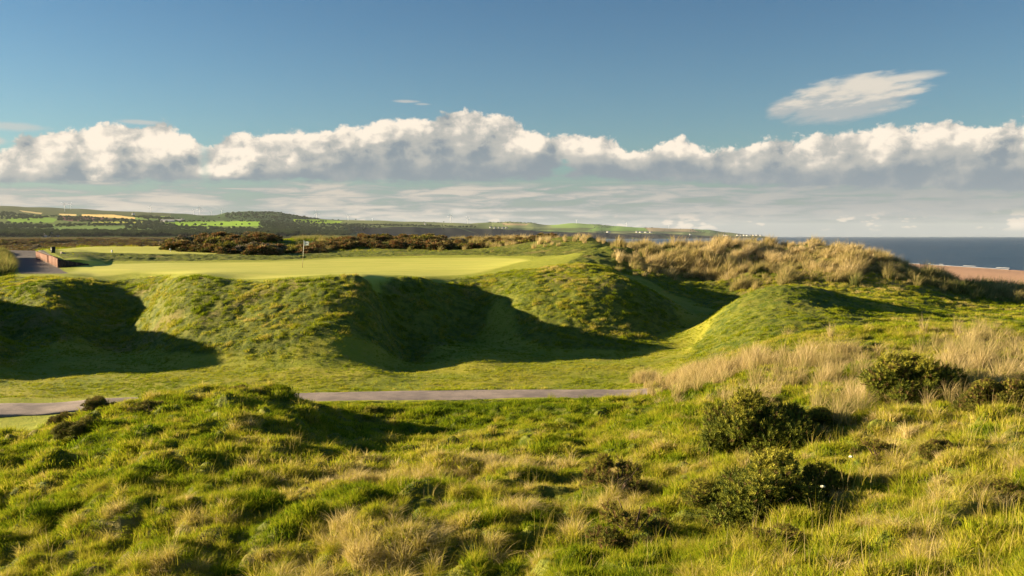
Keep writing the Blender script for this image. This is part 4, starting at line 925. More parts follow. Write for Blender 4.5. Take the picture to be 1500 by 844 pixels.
def foliage_np(rng, lobes, nspr, L, kind, upb=.5):
    """lobes: [(cx, cy, cz, r)]; sprigs point out of each lobe"""
    tpl = sprig_tpl(kind); nt = len(tpl)
    lo = np.array(lobes); wts = lo[:, 3] ** 2; wts /= wts.sum()
    k = rng.choice(len(lo), nspr, p=wts)
    d = rng.normal(size=(nspr, 3)); d[:, 2] = np.abs(d[:, 2]) * 1.0 - .35; d /= np.linalg.norm(d, axis=1)[:, None]
    P = lo[k, :3] + d * lo[k, 3:4] * rng.uniform(.55, 1.05, (nspr, 1))
    ok = P[:, 2] > .0; P, d = P[ok], d[ok]; nspr = len(P)
    ax = d + np.array((0.12, 0, upb)) + rng.normal(0, .28, (nspr, 3)); ax /= np.linalg.norm(ax, axis=1)[:, None]
    ref = np.where(np.abs(ax[:, 2:3]) > .9, (1, 0, 0), (0, 0, 1)); u = np.cross(ref, ax); u /= np.linalg.norm(u, axis=1)[:, None]; v = np.cross(ax, u)
    Ls = L * rng.uniform(.6, 1.35, nspr)
    V = (tpl[None, :, :, 0:1] * u[:, None, None] + tpl[None, :, :, 1:2] * v[:, None, None] + tpl[None, :, :, 2:3] * ax[:, None, None]) * Ls[:, None, None, None] + P[:, None, None]
    n = nspr * nt * 3
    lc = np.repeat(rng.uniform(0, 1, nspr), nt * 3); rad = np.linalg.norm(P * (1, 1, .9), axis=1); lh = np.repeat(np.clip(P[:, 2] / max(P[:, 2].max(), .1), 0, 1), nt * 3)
    return V.reshape(-1, 3), np.arange(n).reshape(-1, 3), lc, lh
def bush_lobes(rng, nl, h, spread=.68, r0=.20, r1=.34):
    L = [(0, 0, h * .42, .42)]
    for _ in range(nl):
        a = rng.uniform(0, 2 * math.pi); q = spread * math.sqrt(rng.uniform(.05, 1)); z = h * rng.uniform(.12, 1) * (1 - .55 * (q / spread) ** 2)
        L.append((q * math.cos(a), q * math.sin(a), z, rng.uniform(r0, r1)))
    return L
def stems_mb(rng, n, h, spread):
    s = MB()
    for i in range(n):
        a = rng.uniform(0, 2 * math.pi); q = rng.uniform(.2, spread)
        p0 = (rng.normal(0, .05), rng.normal(0, .05), -.08); p2 = (q * math.cos(a), q * math.sin(a), h * rng.uniform(.5, .9)); p1 = (p2[0] * .35, p2[1] * .35, p2[2] * .5)
        s.tube([p0, p1, p2], [.03, .02, .008], 5)
    return s
def make_bush_data(rng, h, nl, nspr, L, kind, mat, loose=False):
    lob = bush_lobes(rng, nl, h, spread=.82, r0=.10 if loose else .12, r1=.20 if loose else .32)
    if loose: lob = lob[1:]
    V, T, lc, lh = foliage_np(rng, lob, nspr, L, kind)
    return mesh_np('foliage', V, tris=T, mats=[mat], attrs={'lc': lc, 'lh': lh}), stems_mb(rng, 9 if kind == 'near' else 4, h, .6)
rngb = np.random.default_rng(23)
def gz(X, Y): return float(height(np.array([X]), np.array([Y]))[0])
NEAR = {}
for nm, mat, loose, cnt in (('green', GORSE, False, 3), ('olive', GORSE_O, False, 2), ('loose', GORSE_O, True, 2)):
    for i in range(cnt):
        me, st = make_bush_data(rngb, .95, 44 if not loose else 22, 9500 if not loose else 2600, .08, 'near', mat, loose)
        NEAR[nm, i] = (me, mesh_np('branches', st.v, faces=st.f, mats=[BARK]))
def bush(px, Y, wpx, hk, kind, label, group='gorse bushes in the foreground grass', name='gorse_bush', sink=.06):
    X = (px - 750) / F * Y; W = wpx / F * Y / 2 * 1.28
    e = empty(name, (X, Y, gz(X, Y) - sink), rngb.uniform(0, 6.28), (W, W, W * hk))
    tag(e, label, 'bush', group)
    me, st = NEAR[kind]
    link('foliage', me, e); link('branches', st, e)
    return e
for a in (
 (1120, 17.1, 132, 1.05, ('green', 0), 'big dark green gorse bush standing at the sunny foot of the marram belt'),
 (1342, 18.9, 122, .95, ('green', 1), 'rounded dark gorse bush on the upper right slope, backed by pale grass'),
 (1208, 17.6, 70, .75, ('green', 2), 'low gorse bush in the lee of the biggest bush, touching its right side'),
 (1128, 12.3, 165, .82, ('green', 2), 'broad low gorse bush filling the shaded dip below the biggest bush'),
 (1212, 12.5, 74, 1.15, ('green', 0), 'upright dark gorse bush at the right end of the broad low one'),
 (1290, 13.8, 60, 1.0, ('loose', 0), 'thin brownish young gorse between the low bushes and the open meadow'),
 (1052, 12.6, 85, .75, ('green', 1), 'small dark gorse bush at the left edge of the shaded dip'),
 (908, 14.8, 95, 1.15, ('loose', 1), 'straggly brown tipped gorse growing alone on the grassy slope'),
 (930, 12.1, 120, .9, ('loose', 0), 'spindly olive gorse with bare twigs below the straggly one'),
 (1472, 16.6, 95, .75, ('olive', 0), 'russet brown gorse clump at the right edge under the dune'),
 (1478, 10.8, 80, .8, ('olive', 1), 'small gorse seedling bush low in the meadow at the far right'),
 (1412, 11.6, 46, .9, ('loose', 1), 'tiny sparse gorse sprig in the bright meadow'),
 (1150, 9.9, 80, .7, ('loose', 0), 'low twiggy gorse at the very bottom of the meadow'),
 (1385, 13.0, 50, .8, ('olive', 0), 'little olive gorse tuft above the sparse sprig'),
 (86, 26.0, 44, .9, ('olive', 1), 'gorse bush at the left end of the grassy bank beside the path'),
 (135, 26.2, 40, .8, ('olive', 0), 'low olive gorse bush second from the left end of the bank'),
 (108, 23.0, 52, .9, ('olive', 1), 'spreading olive gorse lower down the bank under the leftmost two'),
 (212, 24.0, 52, .8, ('loose', 0), 'bright olive gorse in the middle of the bank front'),
 (345, 26.6, 30, 1.0, ('olive', 0), 'small dark gorse on the crown of the bank'),
 (543, 29.0, 30, 1.0, ('green', 1), 'small upright dark gorse poking above the bank next to the path'),
 (168, 26.2, 34, .8, ('loose', 1), 'twiggy gorse shoot standing against the path'),
 (1075, 11.0, 60, .7, ('green', 0), 'dark gorse cushion low at the bottom between meadow and dip'),
): bush(*a)
# the gorse massed on the low dunes behind the green
FAR = []
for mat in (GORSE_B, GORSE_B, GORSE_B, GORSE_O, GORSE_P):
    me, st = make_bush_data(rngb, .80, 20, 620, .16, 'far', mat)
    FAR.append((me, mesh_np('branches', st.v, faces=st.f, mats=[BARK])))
GROVES = [  # px polygon (px, Y), count, size range in metres, pale share, label
 (pw([(262, 112), (256, 99), (300, 95), (360, 92), (405, 94), (412, 101), (400, 112), (340, 120), (300, 118)]), 58, (1.5, 2.5), .10, 'brown and dark green gorse bush in the tall thicket left of the flag'),
 (pw([(385, 97), (470, 97), (500, 104), (560, 101), (680, 99), (712, 103), (640, 114), (560, 119), (500, 113), (430, 103)]), 74, (1.2, 2.2), .07, 'olive and brown gorse bush in the thicket right behind the flag'),
 (pw([(640, 118), (700, 108), (760, 104), (830, 108), (838, 120), (790, 126), (700, 128), (650, 127)]), 44, (1.0, 1.9), .15, 'gorse bush of the scattered brown thicket on the sandy hummocks, right of the green'),
 (pw([(500, 121), (640, 123), (760, 128), (740, 134), (600, 134), (510, 132)]), 16, (1.0, 1.8), .1, 'gorse bush on the skyline of the low dunes'),
 (pw([(222, 112), (260, 104), (262, 116), (225, 122)]), 12, (.8, 1.3), .6, 'pale silvery gorse bush at the low left end of the thicket'),
]
for gi_, (poly, cnt, (s0, s1), pale, lab) in enumerate(GROVES):
    P = np.array(poly); k = 0
    while k < cnt:
        X = rngb.uniform(P[:, 0].min(), P[:, 0].max()); Y = rngb.uniform(P[:, 1].min(), P[:, 1].max())
        if sdf_poly(np.array([X]), np.array([Y]), poly)[0] > 0: continue
        k += 1
        j = 4 if rngb.uniform() < pale else int(rngb.choice([0, 1, 2, 3], p=[.34, .28, .22, .16]))
        s = rngb.uniform(s0, s1)
        e = empty('gorse_bush', (X, Y, gz(X, Y) - .12 * s), rngb.uniform(0, 6.28), (s, s, s * rngb.uniform(.50, .72)))
        tag(e, lab, 'bush', lab.replace('gorse bush', 'gorse bushes', 1))
        link('foliage', FAR[j][0], e); link('branches', FAR[j][1], e)
# heath scrub far out on the plain: nobody could count it
hc = bpy.data.collections.new('heath_clumps')
for j in range(5):
    o = bpy.data.objects.new('heath_clump_%d' % j, FAR[j][0]); hc.objects.link(o)
n_ = 9000
U = rngb.uniform(-.62, .12, n_); Y = np.exp(rngb.uniform(math.log(175), math.log(1500), n_)); X = U * Y
kp = (sstep(.40, .52, fbm(X / 38, Y / 75, 301, 3)) > rngb.uniform(0, 1, n_)) & (X < 80)
X, Y = X[kp], Y[kp]; s = rngb.uniform(1.6, 3.0, len(X)) * (1 + Y / 900)
instancer('heath_scrub', np.stack([X, Y, height(X, Y, detail=False) - .1], 1), np.stack([0 * X, 0 * X, rngb.uniform(0, 6.28, len(X))], 1), np.stack([s, s, s * rngb.uniform(.45, .75, len(X))], 1), rngb.choice(5, len(X), p=[.3, .22, .18, .2, .1]), 0 * X, hc)

# ---------------------------------------------------------------- trees, far off
LEAF = gorse_mat('tree_leaves', (.022, .040, .014), (.048, .078, .024), (.085, .125, .035), (.05, .075, .02), .2)
LEAF2 = gorse_mat('pale_tree_leaves', (.035, .055, .018), (.065, .095, .03), (.11, .15, .045), (.09, .12, .03), .2)
TBARK = simple_mat('tree_bark', (.11, .085, .06), rough=.9)
tc = bpy.data.collections.new('wood_trees'); TREES = []
for j in range(5):
    lob = [(rngb.normal(0, .22), rngb.normal(0, .22), rngb.uniform(.45, 1.0), rngb.uniform(.20, .34)) for _ in range(11)]
    V, T, lc, lh = foliage_np(rngb, lob, 230, .17, 'far', .3)
    me = mesh_np('crown', V, tris=T, mats=[LEAF if j < 4 else LEAF2], attrs={'lc': lc, 'lh': lh}); TREES.append(me)
    o = bpy.data.objects.new('wood_tree_%d' % j, me); tc.objects.link(o)
tm = MB().tube([(0, 0, -.15), (0.01, 0, .35), (.02, .01, .75)], [.05, .035, .015], 6); tm.tube([(0, 0, .3), (.14, .05, .6)], [.02, .008], 5); tm.tube([(0, 0, .35), (-.12, .06, .65)], [.02, .008], 5)
TRUNK = mesh_np('trunk', tm.v, faces=tm.f, mats=[TBARK])
WOODS = [  # outline in the view (px, py) of the ground the wood stands on, share kept
 [(-600, 347.5), (-600, 336), (0, 337), (78, 338.5), (90, 346), (86, 347.6)],
 [(80, 345), (82, 341.5), (260, 342), (430, 343), (432, 347.4), (90, 347.5)],
 [(-40, 334), (-40, 326.5), (40, 328), (75, 329), (78, 335), (0, 336)],
 [(78, 329.5), (215, 329), (216, 331.5), (80, 332)],
 [(184, 334), (190, 324), (240, 325), (262, 332), (330, 335), (400, 336.5), (398, 338.5), (250, 338), (190, 336.5)],
 [(0, 319), (0, 310), (40, 316), (84, 317), (60, 321), (0, 322)],
 [(195, 316.5), (250, 319), (260, 324.5), (420, 323.5), (480, 325), (440, 329), (440, 345), (386, 345), (380, 333), (380, 325), (250, 325.5), (200, 321)],
 [(330, 313), (362, 311), (405, 311.5), (440, 318), (470, 322), (330, 322)],
 [(440, 328), (505, 329), (560, 330.5), (560, 334), (505, 346), (440, 346)],
 [(560, 329.5), (700, 332.5), (700, 334), (560, 331.5)],
 [(715, 326), (725, 324.5), (790, 327), (790, 328), (715, 327.2)],
 [(865, 329), (885, 329), (905, 333.5), (870, 334)],
 [(944, 332.6), (957, 333), (957, 334.4), (944, 334.2)], [(990, 334.6), (1003, 335), (1003, 336.4), (990, 336)],
 [(1012, 336.5), (1035, 337), (1100, 344.5), (1040, 343), (1010, 340)],
 [(86, 317), (200, 322.5), (198, 324.5), (120, 325.5), (84, 323.5)],
]
n_ = 52000
pxs = rngb.uniform(-300, 1110, n_); Y = np.exp(rngb.uniform(math.log(1550), math.log(7200), n_)); X = (pxs - 750) / F * Y; Zh = hill_z(X, Y)
qx, qy = project(X, Y, Zh); keep = np.zeros(n_, bool)
for w_ in WOODS: keep |= sdf_poly(qx, qy, w_) < .1
hedge = (np.abs(((qy * 1.0 + .012 * qx) % 5.1) - 2.5) < .20) & (qy > 318) & (qy < 341) & (rngb.uniform(0, 1, n_) < .18)
keep |= hedge
far_ = (pxs > 500)
keep &= (Zh > 6) & (rngb.uniform(0, 1, n_) < .62)
X, Y, Zh, pk = X[keep], Y[keep], Zh[keep], qx[keep]; s = rngb.uniform(6, 11, len(X)) * np.where(pk > 700, .7, 1.0) * np.where(Y > 2300, .75, 1.0)
instancer('far_woodland', np.stack([X, Y, Zh - 1], 1), np.stack([0 * X, 0 * X, rngb.uniform(0, 6.28, len(X))], 1), np.stack([s * 1.15, s * 1.15, s], 1), rngb.choice(5, len(X), p=[.25, .25, .2, .2, .1]), 0 * X, tc)
LONE = [(265, 327.5), (287, 331.6), (302, 331.2), (325, 331.5), (343, 337), (358, 337), (268, 331), (220, 331), (30, 348.5), (54, 348.8), (208, 347.5), (250, 347.2), (135, 326.5), (144, 326.6), (152, 326.8), (160, 326.4), (168, 326.6), (178, 326.8), (188, 327), (197, 326.6), (205, 326.5)]
def hill_at(px, py, near_first=True):
    Yt = np.exp(np.linspace(math.log(1520), math.log(7300), 900)); Xt = (px - 750) / F * Yt
    _, q_ = project(Xt, Yt, hill_z(Xt, Yt))
    i = int(np.argmax(q_ <= py)) if (q_ <= py).any() else int(np.argmin(q_))
    return float(Xt[i]), float(Yt[i]), float(hill_z(Xt[i:i + 1], Yt[i:i + 1])[0])
for k, (px, py) in enumerate(LONE):
    X, Y, zz = hill_at(px, py); s = rngb.uniform(7, 10) * (1.2 if k in (4, 7, 10) else 1)
    e = empty('field_tree', (X, Y, zz), rngb.uniform(0, 6.28), s)
    if k >= 12: tag(e, 'round tree in the row below the brown ploughed field', 'tree', 'row of hedgerow trees below the ploughed field')
    elif k in (8, 9, 10, 11): tag(e, 'lone tree on the edge of the heath before the dark wood', 'tree', 'lone trees on the heath edge')
    else: tag(e, 'round dark tree in the hedges of the green fields', 'tree', 'field trees on the far farmland')
    link('crown', TREES[k % 4 if k != 10 else 4], e); link('trunk', TRUNK, e)
# ---------------------------------------------------------------- flag, bin, markers, retaining wall
WHITE = simple_mat('white_paint', (.80, .80, .78), rough=.45, var=.04)
BLUE = simple_mat('blue_print', (.05, .08, .35), rough=.6, var=.05)
fx, fy, _ = at(443, 392, 70); fz = gz(fx, fy)
fs = empty('flagstick', (fx, fy, fz)); tag(fs, 'white golf flag on a leaning stick in the putting green', 'golf flag')
lean = Vector((.155, 0, 2.14))
def fp(t_): return tuple(lean * t_)
MB().tube([fp(-.03), fp(.42)], [.020, .019], 10).build('lower_pole', simple_mat('ochre_paint', (.34, .27, .10), rough=.5, var=.2), fs, True)
MB().tube([fp(.42), fp(.7), fp(.99)], [.019, .017, .013], 10).build('upper_pole', WHITE, fs, True)
MB().tube([fp(.985), fp(1.0), fp(1.012)], [.016, .019, .006], 8).build('finial', WHITE, fs, True)
fcl, tcl, ocl = new_mat('flag_cloth')
dd = tcl.new('ShaderNodeBsdfDiffuse'); dd.inputs[0].default_value = (.80, .83, .86, 1); tt_ = tcl.new('ShaderNodeBsdfTranslucent'); tt_.inputs[0].default_value = (.8, .83, .86, 1)
mm_ = tcl.new('ShaderNodeMixShader'); mm_.inputs[0].default_value = .35; tcl.l.new(dd.outputs[0], mm_.inputs[1]); tcl.l.new(tt_.outputs[0], mm_.inputs[2]); tcl.l.new(mm_.outputs[0], ocl.inputs[0])
def flag_pt(u, v):   # u 0..1 along, v 0..1 down
    top = Vector(fp(.985)); p = top + Vector((u * .385, -.05 * math.sin(u * 5.0) * u, -v * (.36 - .07 * u) - u * .085 - .02 * math.sin(u * 6)))
    p.x -= v * .155 / 2.14 * .36
    return p
V = [flag_pt(i / 14, j / 8) for j in range(9) for i in range(15)]
Fc = [(j * 15 + i, j * 15 + i + 1, (j + 1) * 15 + i + 1, (j + 1) * 15 + i) for j in range(8) for i in range(14)]
fl = link('flag', mesh_np('flag', V, faces=Fc, smooth=True, mats=[fcl]), fs)
md = fl.modifiers.new('thickness', 'SOLIDIFY'); md.thickness = .004
lt = MB()
def stroke(u0, v0, u1, v1, w=.018):
    a_, b_ = flag_pt(u0, v0) + Vector((0, -.008, 0)), flag_pt(u1, v1) + Vector((0, -.008, 0)); d_ = (b_ - a_).normalized(); n_ = Vector((-d_.z, 0, d_.x)) * w / 2
    P = [a_ - n_, b_ - n_, b_ + n_, a_ + n_]; lt.add([tuple(p) for p in P] + [tuple(p + Vector((0, .003, 0))) for p in P], [(0, 1, 2, 3), (7, 6, 5, 4), (0, 4, 5, 1), (1, 5, 6, 2), (2, 6, 7, 3), (3, 7, 4, 0)])
for g in (((.26, .36, .26, .62), (.26, .36, .38, .36), (.26, .49, .36, .49), (.26, .62, .38, .62)),
          ((.45, .36, .45, .62), (.45, .38, .53, .5), (.53, .5, .61, .38), (.61, .36, .61, .62)),
          ((.68, .38, .68, .62), (.68, .38, .80, .44), (.68, .62, .80, .56))):
    for s_ in g: stroke(*s_)
lt.build('lettering', BLUE, fl)
# litter bin on the tee bank
bx_, by_, _ = at(78, 371.5, 82)
BINM = simple_mat('bin_green', (.018, .032, .026), rough=.55, var=.2)
bn_ = empty('litter_bin', (bx_, by_, gz(bx_, by_)), .35); tag(bn_, 'dark green litter bin on the grass tee above the timber wall', 'bin')
def prism(r0, r1, z0, z1, n=12):
    m_ = MB(); m_.tube([(0, 0, z0), (0, 0, z1)], [r0, r1], n); return m_
bd = prism(.17, .20, .0, .50); bd.build('body', BINM, bn_)
m_ = prism(.215, .215, .50, .525); m_.tube([(0, 0, .525), (0, 0, .56)], [.21, .12], 12); m_.build('lid', BINM, bn_)
prism(.19, .19, .10, .125).build('band', simple_mat('bin_band', (.05, .055, .05), rough=.4), bn_)
MB().box(-.06, -.206, .36, .06, -.17, .45).build('opening', simple_mat('bin_slot', (.008, .008, .008)), bn_)
# small sloping tee sign beside it
sx, sy, _ = at(93, 375, 80)
sg = empty('tee_sign', (sx, sy, gz(sx, sy)), .2); tag(sg, 'low tilted tee sign on a pale block beside the litter bin', 'sign')
w_ = MB(); w_.add([(-.22, -.12, 0), (.22, -.12, 0), (.22, .14, 0), (-.22, .14, 0), (-.22, -.12, .20), (.22, -.12, .04), (.22, .14, .04), (-.22, .14, .20)], [(3, 2, 1, 0), (4, 5, 6, 7), (0, 1, 5, 4), (1, 2, 6, 5), (2, 3, 7, 6), (3, 0, 4, 7)])
w_.build('block', simple_mat('pale_stone', (.55, .47, .36), rough=.8), sg)
w_ = MB(); w_.add([(-.15, -.13, .176), (.20, -.13, .052), (.20, .11, .052), (-.15, .11, .176), (-.15, -.13, .19), (.20, -.13, .064), (.20, .11, .064), (-.15, .11, .19)], [(3, 2, 1, 0), (4, 5, 6, 7), (0, 1, 5, 4), (1, 2, 6, 5), (2, 3, 7, 6), (3, 0, 4, 7)])
w_.build('plate', simple_mat('dark_plate', (.05, .045, .04), rough=.4), sg)
# tee markers and the guide post on the dune
def marker(px, py, Y, h, r, lab, cat='tee marker', name='tee_marker', group=None, lean_=0.0, slat=False):
    X, Y, _ = at(px, py, Y); e = empty(name, (X, Y, gz(X, Y)), .3); tag(e, lab, cat, group)
    MB().tube([(0, 0, -.05), (lean_ * .5, 0, h * .5), (lean_, 0, h * .92)], [r, r, r * .92], 10).build('post', WHITE, e, True)
    MB().tube([(lean_, 0, h * .92), (lean_ * 1.02, 0, h * .97), (lean_ * 1.03, 0, h)], [r * .92, r * .7, r * .15], 10).build('rounded_top', WHITE, e, True)
marker(164, 371.5, 95, .30, .085, 'small white tee marker on the left half of the mown tee', group='white tee markers')
marker(250, 370.5, 97, .32, .085, 'small white tee marker near the gorse end of the mown tee', group='white tee markers', lean_=-.05)
marker(927.5, 349.5, 79, .62, .06, 'white guide post on the crest of the marram dune', 'post', 'guide_post')
# timber retaining wall: two runs of upright sleepers with a gap, and a return along the bank
WOODM = simple_mat('weathered_timber', (.23, .105, .065), rough=.85, var=.22, scale=3, col2=(.14, .075, .05), bump=.4)
WOODD = simple_mat('dark_timber', (.10, .055, .035), rough=.85, var=.2, scale=3, bump=.4)  # darker brown timber for the low edging
def wall_run(name, a, b, h0, h1, label, mat, sag=0.0):
    L = math.hypot(b[0] - a[0], b[1] - a[1]); n = max(3, int(L / .24)); ang = math.atan2(b[1] - a[1], b[0] - a[0])
    e = empty(name, (a[0], a[1], CAM_H - 2.5)); tag(e, label, 'retaining wall')
    boards, rail = MB(), MB()
    for i in range(n):
        t_ = (i + .5) / n; x, y = a[0] + (b[0] - a[0]) * t_, a[1] + (b[1] - a[1]) * t_
        zb = float(base_h(np.array([x]), np.array([y]))[0]); zb = min(zb, -2.36)
        h = h0 + (h1 - h0) * t_ - sag * math.sin(t_ * math.pi) + random.uniform(-.02, .02)
        boards.box(-L / n / 2 + .012, -.06 + random.uniform(-.012, .012), -.25, L / n / 2 - .012, .06, h, ang, (x - a[0], y - a[1], zb + 2.5 - .0))
    boards.build('sleepers', mat, e)
    for q in (0, 1):
        p = (0, 0) if q == 0 else (b[0] - a[0], b[1] - a[1])
        MB().box(-.09, -.09, -.3, .09, .09, (h0 if q == 0 else h1) + .05, ang, (p[0], p[1], .08)).build('end_post', mat, e)
wall_run('timber_wall', WALL_A, WALL_M0, .86, .68, 'farther run of upright brown sleepers along the lane below the tee', WOODM)
wall_run('timber_wall', WALL_M1, WALL_B, .72, .60, 'nearer run of upright brown sleepers, stepping down beside the lane', WOODM, -.04)
wb = (WALL_B[0] + .15, WALL_B[1] - .02); wc = ((128 - 750) / F * 70.3, 70.3)
wall_run('timber_wall', wb, wc, .56, .16, 'low dark timber edging that runs right from the wall corner into the bank', WOODD)

# ---------------------------------------------------------------- wind turbines
TURB = simple_mat('turbine_white', (.80, .80, .80), rough=.4, var=.03)
def turbine(px, py, H, lab, yaw=0.0, rot=0.0, R=None, Y=None):
    if Y is None: X, Y, zz = hill_at(px, py)
    else: X = (px - 750) / F * Y; zz = float(hill_z(np.array([X]), np.array([Y]))[0])
    R = R or H * .5
    e = empty('wind_turbine', (X, Y, zz - 2), yaw); tag(e, lab, 'wind turbine', 'wind turbines on the far hills')
    MB().tube([(0, 0, 0), (0, 0, H + 2)], [H * .034, H * .022], 10).build('tower', TURB, e, True)
    n_ = MB().box(-H * .03, -H * .055, H + 2 - H * .02, H * .03, H * .06, H + 2 + H * .035).build('nacelle', TURB, e)
    for k in range(3):
        a = rot + k * 2 * math.pi / 3; c_, s_ = math.cos(a), math.sin(a); w_ = H * .026; y_ = -H * .075; zc = H + 2
        P = [(0 - s_ * w_, y_, zc + c_ * w_), (0 + s_ * w_, y_, zc - c_ * w_), (R * c_ + s_ * w_ * .3, y_, zc + R * s_ - c_ * w_ * .3), (R * c_ - s_ * w_ * .3, y_, zc + R * s_ + c_ * w_ * .3)]
        MB().add(P + [(p[0], p[1] + H * .012, p[2]) for p in P], [(0, 1, 2, 3), (7, 6, 5, 4), (0, 4, 5, 1), (1, 5, 6, 2), (2, 6, 7, 3), (3, 7, 4, 0)]).build('blade', TURB, e)
for a in ((97, 310, 42, 'pale turbine on the left ridge above the tan fields, nearer of two', .2, .4), (106, 307, 34, 'shorter turbine right of the nearer one on the left ridge', .3, 1.2),
          (222, 311, 30, 'faint turbine alone on the ridge between the tan fields and the wooded hill', .1, .8), (285, 314.5, 24, 'left turbine of the cluster on the ridge before the wooded hill', .1, .2),
          (294, 314.5, 40, 'tallest turbine of the cluster on the ridge before the wooded hill', .2, 1.5), (311, 315, 20, 'short turbine third in the cluster before the wooded hill', 0, .5),
          (326, 314, 22, 'turbine of the cluster closest to the wooded hill', .3, 1.0), (464.5, 321.5, 33, 'white turbine right of the wooded hill, the clearest on the skyline', .2, 1.9),
          (510.5, 323.5, 24, 'white turbine on the low ridge at the end of the bright field', .1, .3), (546, 324, 14, 'tiny turbine on the skyline over the dark cliffs', .1, .9),
          (660, 326.5, 40, 'turbine left of a pair on the skyline between two small puffs of cloud', .1, 1.3), (685, 327.2, 33, 'turbine right of a pair on the skyline between two small puffs of cloud', .2, .1),
          (844, 327.5, 24, 'small turbine on the round green hill of the headland', .1, .6), (917, 332, 26, 'left turbine of two near the end of the headland fields', .1, 1.1), (979, 334.5, 24, 'last turbine towards the sea end of the headland', .1, .4)):
    turbine(*a[:4], yaw=a[4], rot=a[5])

# ---------------------------------------------------------------- far houses
HW = simple_mat('white_render', (.72, .70, .66), rough=.8, var=.05, scale=.2); RO = simple_mat('grey_slate', (.11, .11, .12), rough=.7, scale=.3)
GL = simple_mat('window_glass', (.03, .04, .05), rough=.15, spec=.5); BR = simple_mat('pale_barn', (.42, .42, .40), rough=.7, scale=.2)
def house(px, py, W, D_, H, lab, cat='house', wall=HW, roof=RO, yaw=0.0, chim=1, nwin=3, name='far_house', group=None):
    X, Y, zz = hill_at(px, py)
    e = empty(name, (X, Y, zz - 1), yaw); tag(e, lab, cat, group)
    w2, d2, r = W / 2, D_ / 2, D_ * .36; Hh = H + 1
    m_ = MB().box(-w2, -d2, 0, w2, d2, Hh); m_.add([(-w2, -d2, Hh), (-w2, d2, Hh), (-w2, 0, Hh + r), (w2, -d2, Hh), (w2, d2, Hh), (w2, 0, Hh + r)], [(0, 2, 1), (3, 4, 5)])
    m_.build('wall', wall, e)
    o_ = .5; rf = MB().add([(-w2 - o_, -d2 - o_, Hh - .2), (w2 + o_, -d2 - o_, Hh - .2), (w2 + o_, 0, Hh + r + .25), (-w2 - o_, 0, Hh + r + .25), (-w2 - o_, d2 + o_, Hh - .2), (w2 + o_, d2 + o_, Hh - .2)], [(0, 1, 2, 3), (3, 2, 5, 4)]).build('roof', roof, e)
    for c_ in range(chim):
        x = -w2 + 1 if c_ == 0 else w2 - 2
        MB().box(x, -.6, Hh + r * .5, x + 1.4, .6, Hh + r + 1.8).build('chimney', wall, rf)
    for i in range(nwin):
        x = -w2 + W * (i + .5) / nwin
        MB().box(x - .7, -d2 - .06, Hh * .45, x + .7, -d2 + .02, Hh * .45 + 1.5).build('window', GL, e)
house(70, 347.3, 13, 7, 3.2, 'low white cottage at the left end of the white row under the dark wood', chim=2, nwin=3)
house(81, 346.8, 16, 8, 5.0, 'tall grey white house with three bright bays under the dark wood', chim=2, nwin=4, wall=simple_mat('grey_render', (.48, .50, .52), rough=.8, scale=.2))
house(66, 347.6, 8, 6, 2.6, 'small white outbuilding tucked against the low white cottage', chim=0, nwin=1)
house(247, 325.5, 52, 16, 4.5, 'long pale farm shed on the near edge of the bright green field', 'barn', BR, BR, chim=0, nwin=0, name='far_barn')
house(262, 324.6, 30, 14, 4.0, 'shorter pale farm shed right of the long one', 'barn', BR, BR, chim=0, nwin=0, name='far_barn')
house(269, 323.0, 12, 8, 5, 'white farmhouse behind the sheds of the bright field')
house(197, 314.6, 12, 8, 5, 'white farmhouse high on the ridge right of the tan field', nwin=2)
for k, (px, py) in enumerate([(719, 334.2), (725, 335.0), (731, 334.6), (737, 335.2), (742, 334.8), (623, 329.0)]):
    house(px, py, 14 - k % 3 * 2, 8, 4.5, 'white cottage of the village straggling above the middle of the cliffs' if k < 5 else 'white cottage alone on the cliff top left of the two turbines', nwin=2, group='cottages above the cliffs' if k < 5 else None)
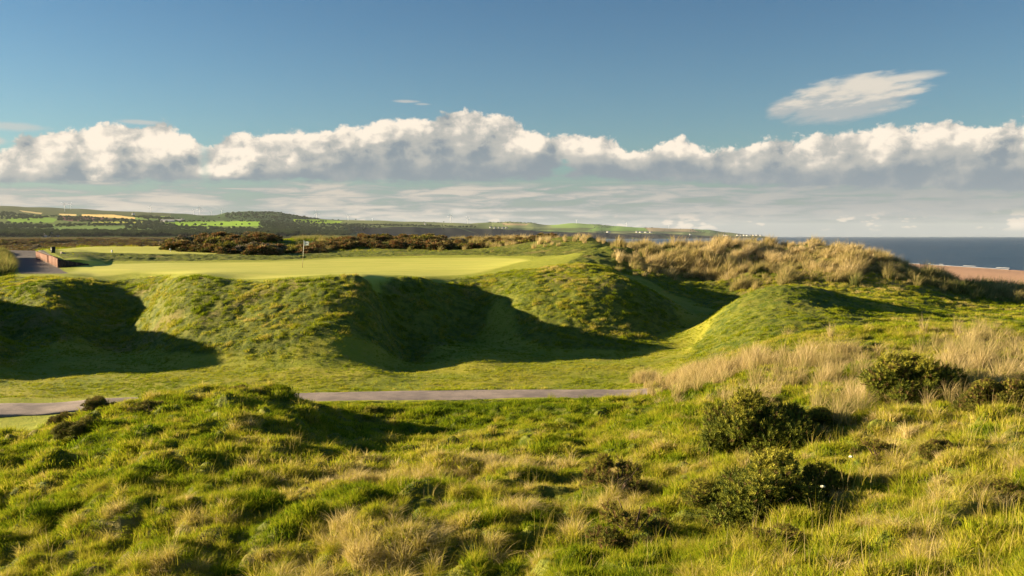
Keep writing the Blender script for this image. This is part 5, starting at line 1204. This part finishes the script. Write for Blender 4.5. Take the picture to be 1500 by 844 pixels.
for k, (px, py) in enumerate([(933, 341.0), (939, 341.2), (947, 341.3), (953, 341.3)]):
    house(px, py, 26 if k in (1, 2) else 16, 10, 5.5, 'white farm building of the bright row on the headland field', nwin=2, group='white farm row on the headland')
house(891, 341.2, 22, 10, 7, 'single white house at the left cliff edge of the headland')
house(1011, 344.6, 14, 9, 5, 'white cottage low on the shore left of the fishing village')
for k, px in enumerate([1060, 1064, 1081, 1085, 1090, 1095, 1099, 1104, 1109, 1114]):
    house(px, 345.6 + .3 * (k % 2) , 15 + 5 * (k % 3), 10, 6, 'white cottage of the fishing village at the tip of the headland', nwin=2, group='fishing village cottages')

# two white flower heads in the meadow
for k, (px, Y) in enumerate(((1245, 12.9), (1203, 11.6))):
    X = (px - 750) / F * Y
    e = empty('umbel_flower', (X, Y, gz(X, Y))); tag(e, ('white flower head beside the upright dark gorse', 'white flower head lower down in front of the broad low gorse')[k], 'flower')
    MB().tube([(0, 0, -.05), (.03, 0, .3), (.08, 0, .40)], [.004, .003, .003], 6).build('stem', simple_mat('flower_stem', (.14, .19, .02)), e)
    h_ = MB()
    for q in range(26):
        a = random.uniform(0, 6.28); r_ = .024 * math.sqrt(random.uniform(0, 1)); x, y, z = .08 + r_ * math.cos(a), r_ * math.sin(a), .405 - r_ * .3 + random.uniform(-.006, .006)
        h_.tube([(x, y, z - .008), (x, y, z + .006)], [.006, .012], 6)
    h_.build('flower_head', simple_mat('cream_petal', (.62, .62, .50)), e)
# ---------------------------------------------------------------- sea air
hzm = bpy.data.materials.new('sea_air'); hzm.use_nodes = True; hzm.node_tree.nodes.clear()
tz = NT(hzm.node_tree); oz = tz.new('ShaderNodeOutputMaterial'); pv = tz.new('ShaderNodeVolumePrincipled')
pv.inputs['Color'].default_value = (.80, .88, 1.0, 1); pv.inputs['Density'].default_value = HAZE
tz.l.new(pv.outputs[0], oz.inputs['Volume'])
MB().box(-26000, -60, -30, 26000, 25000, 360).build('haze', hzm)
tag(bpy.data.objects['haze'], kind='stuff')
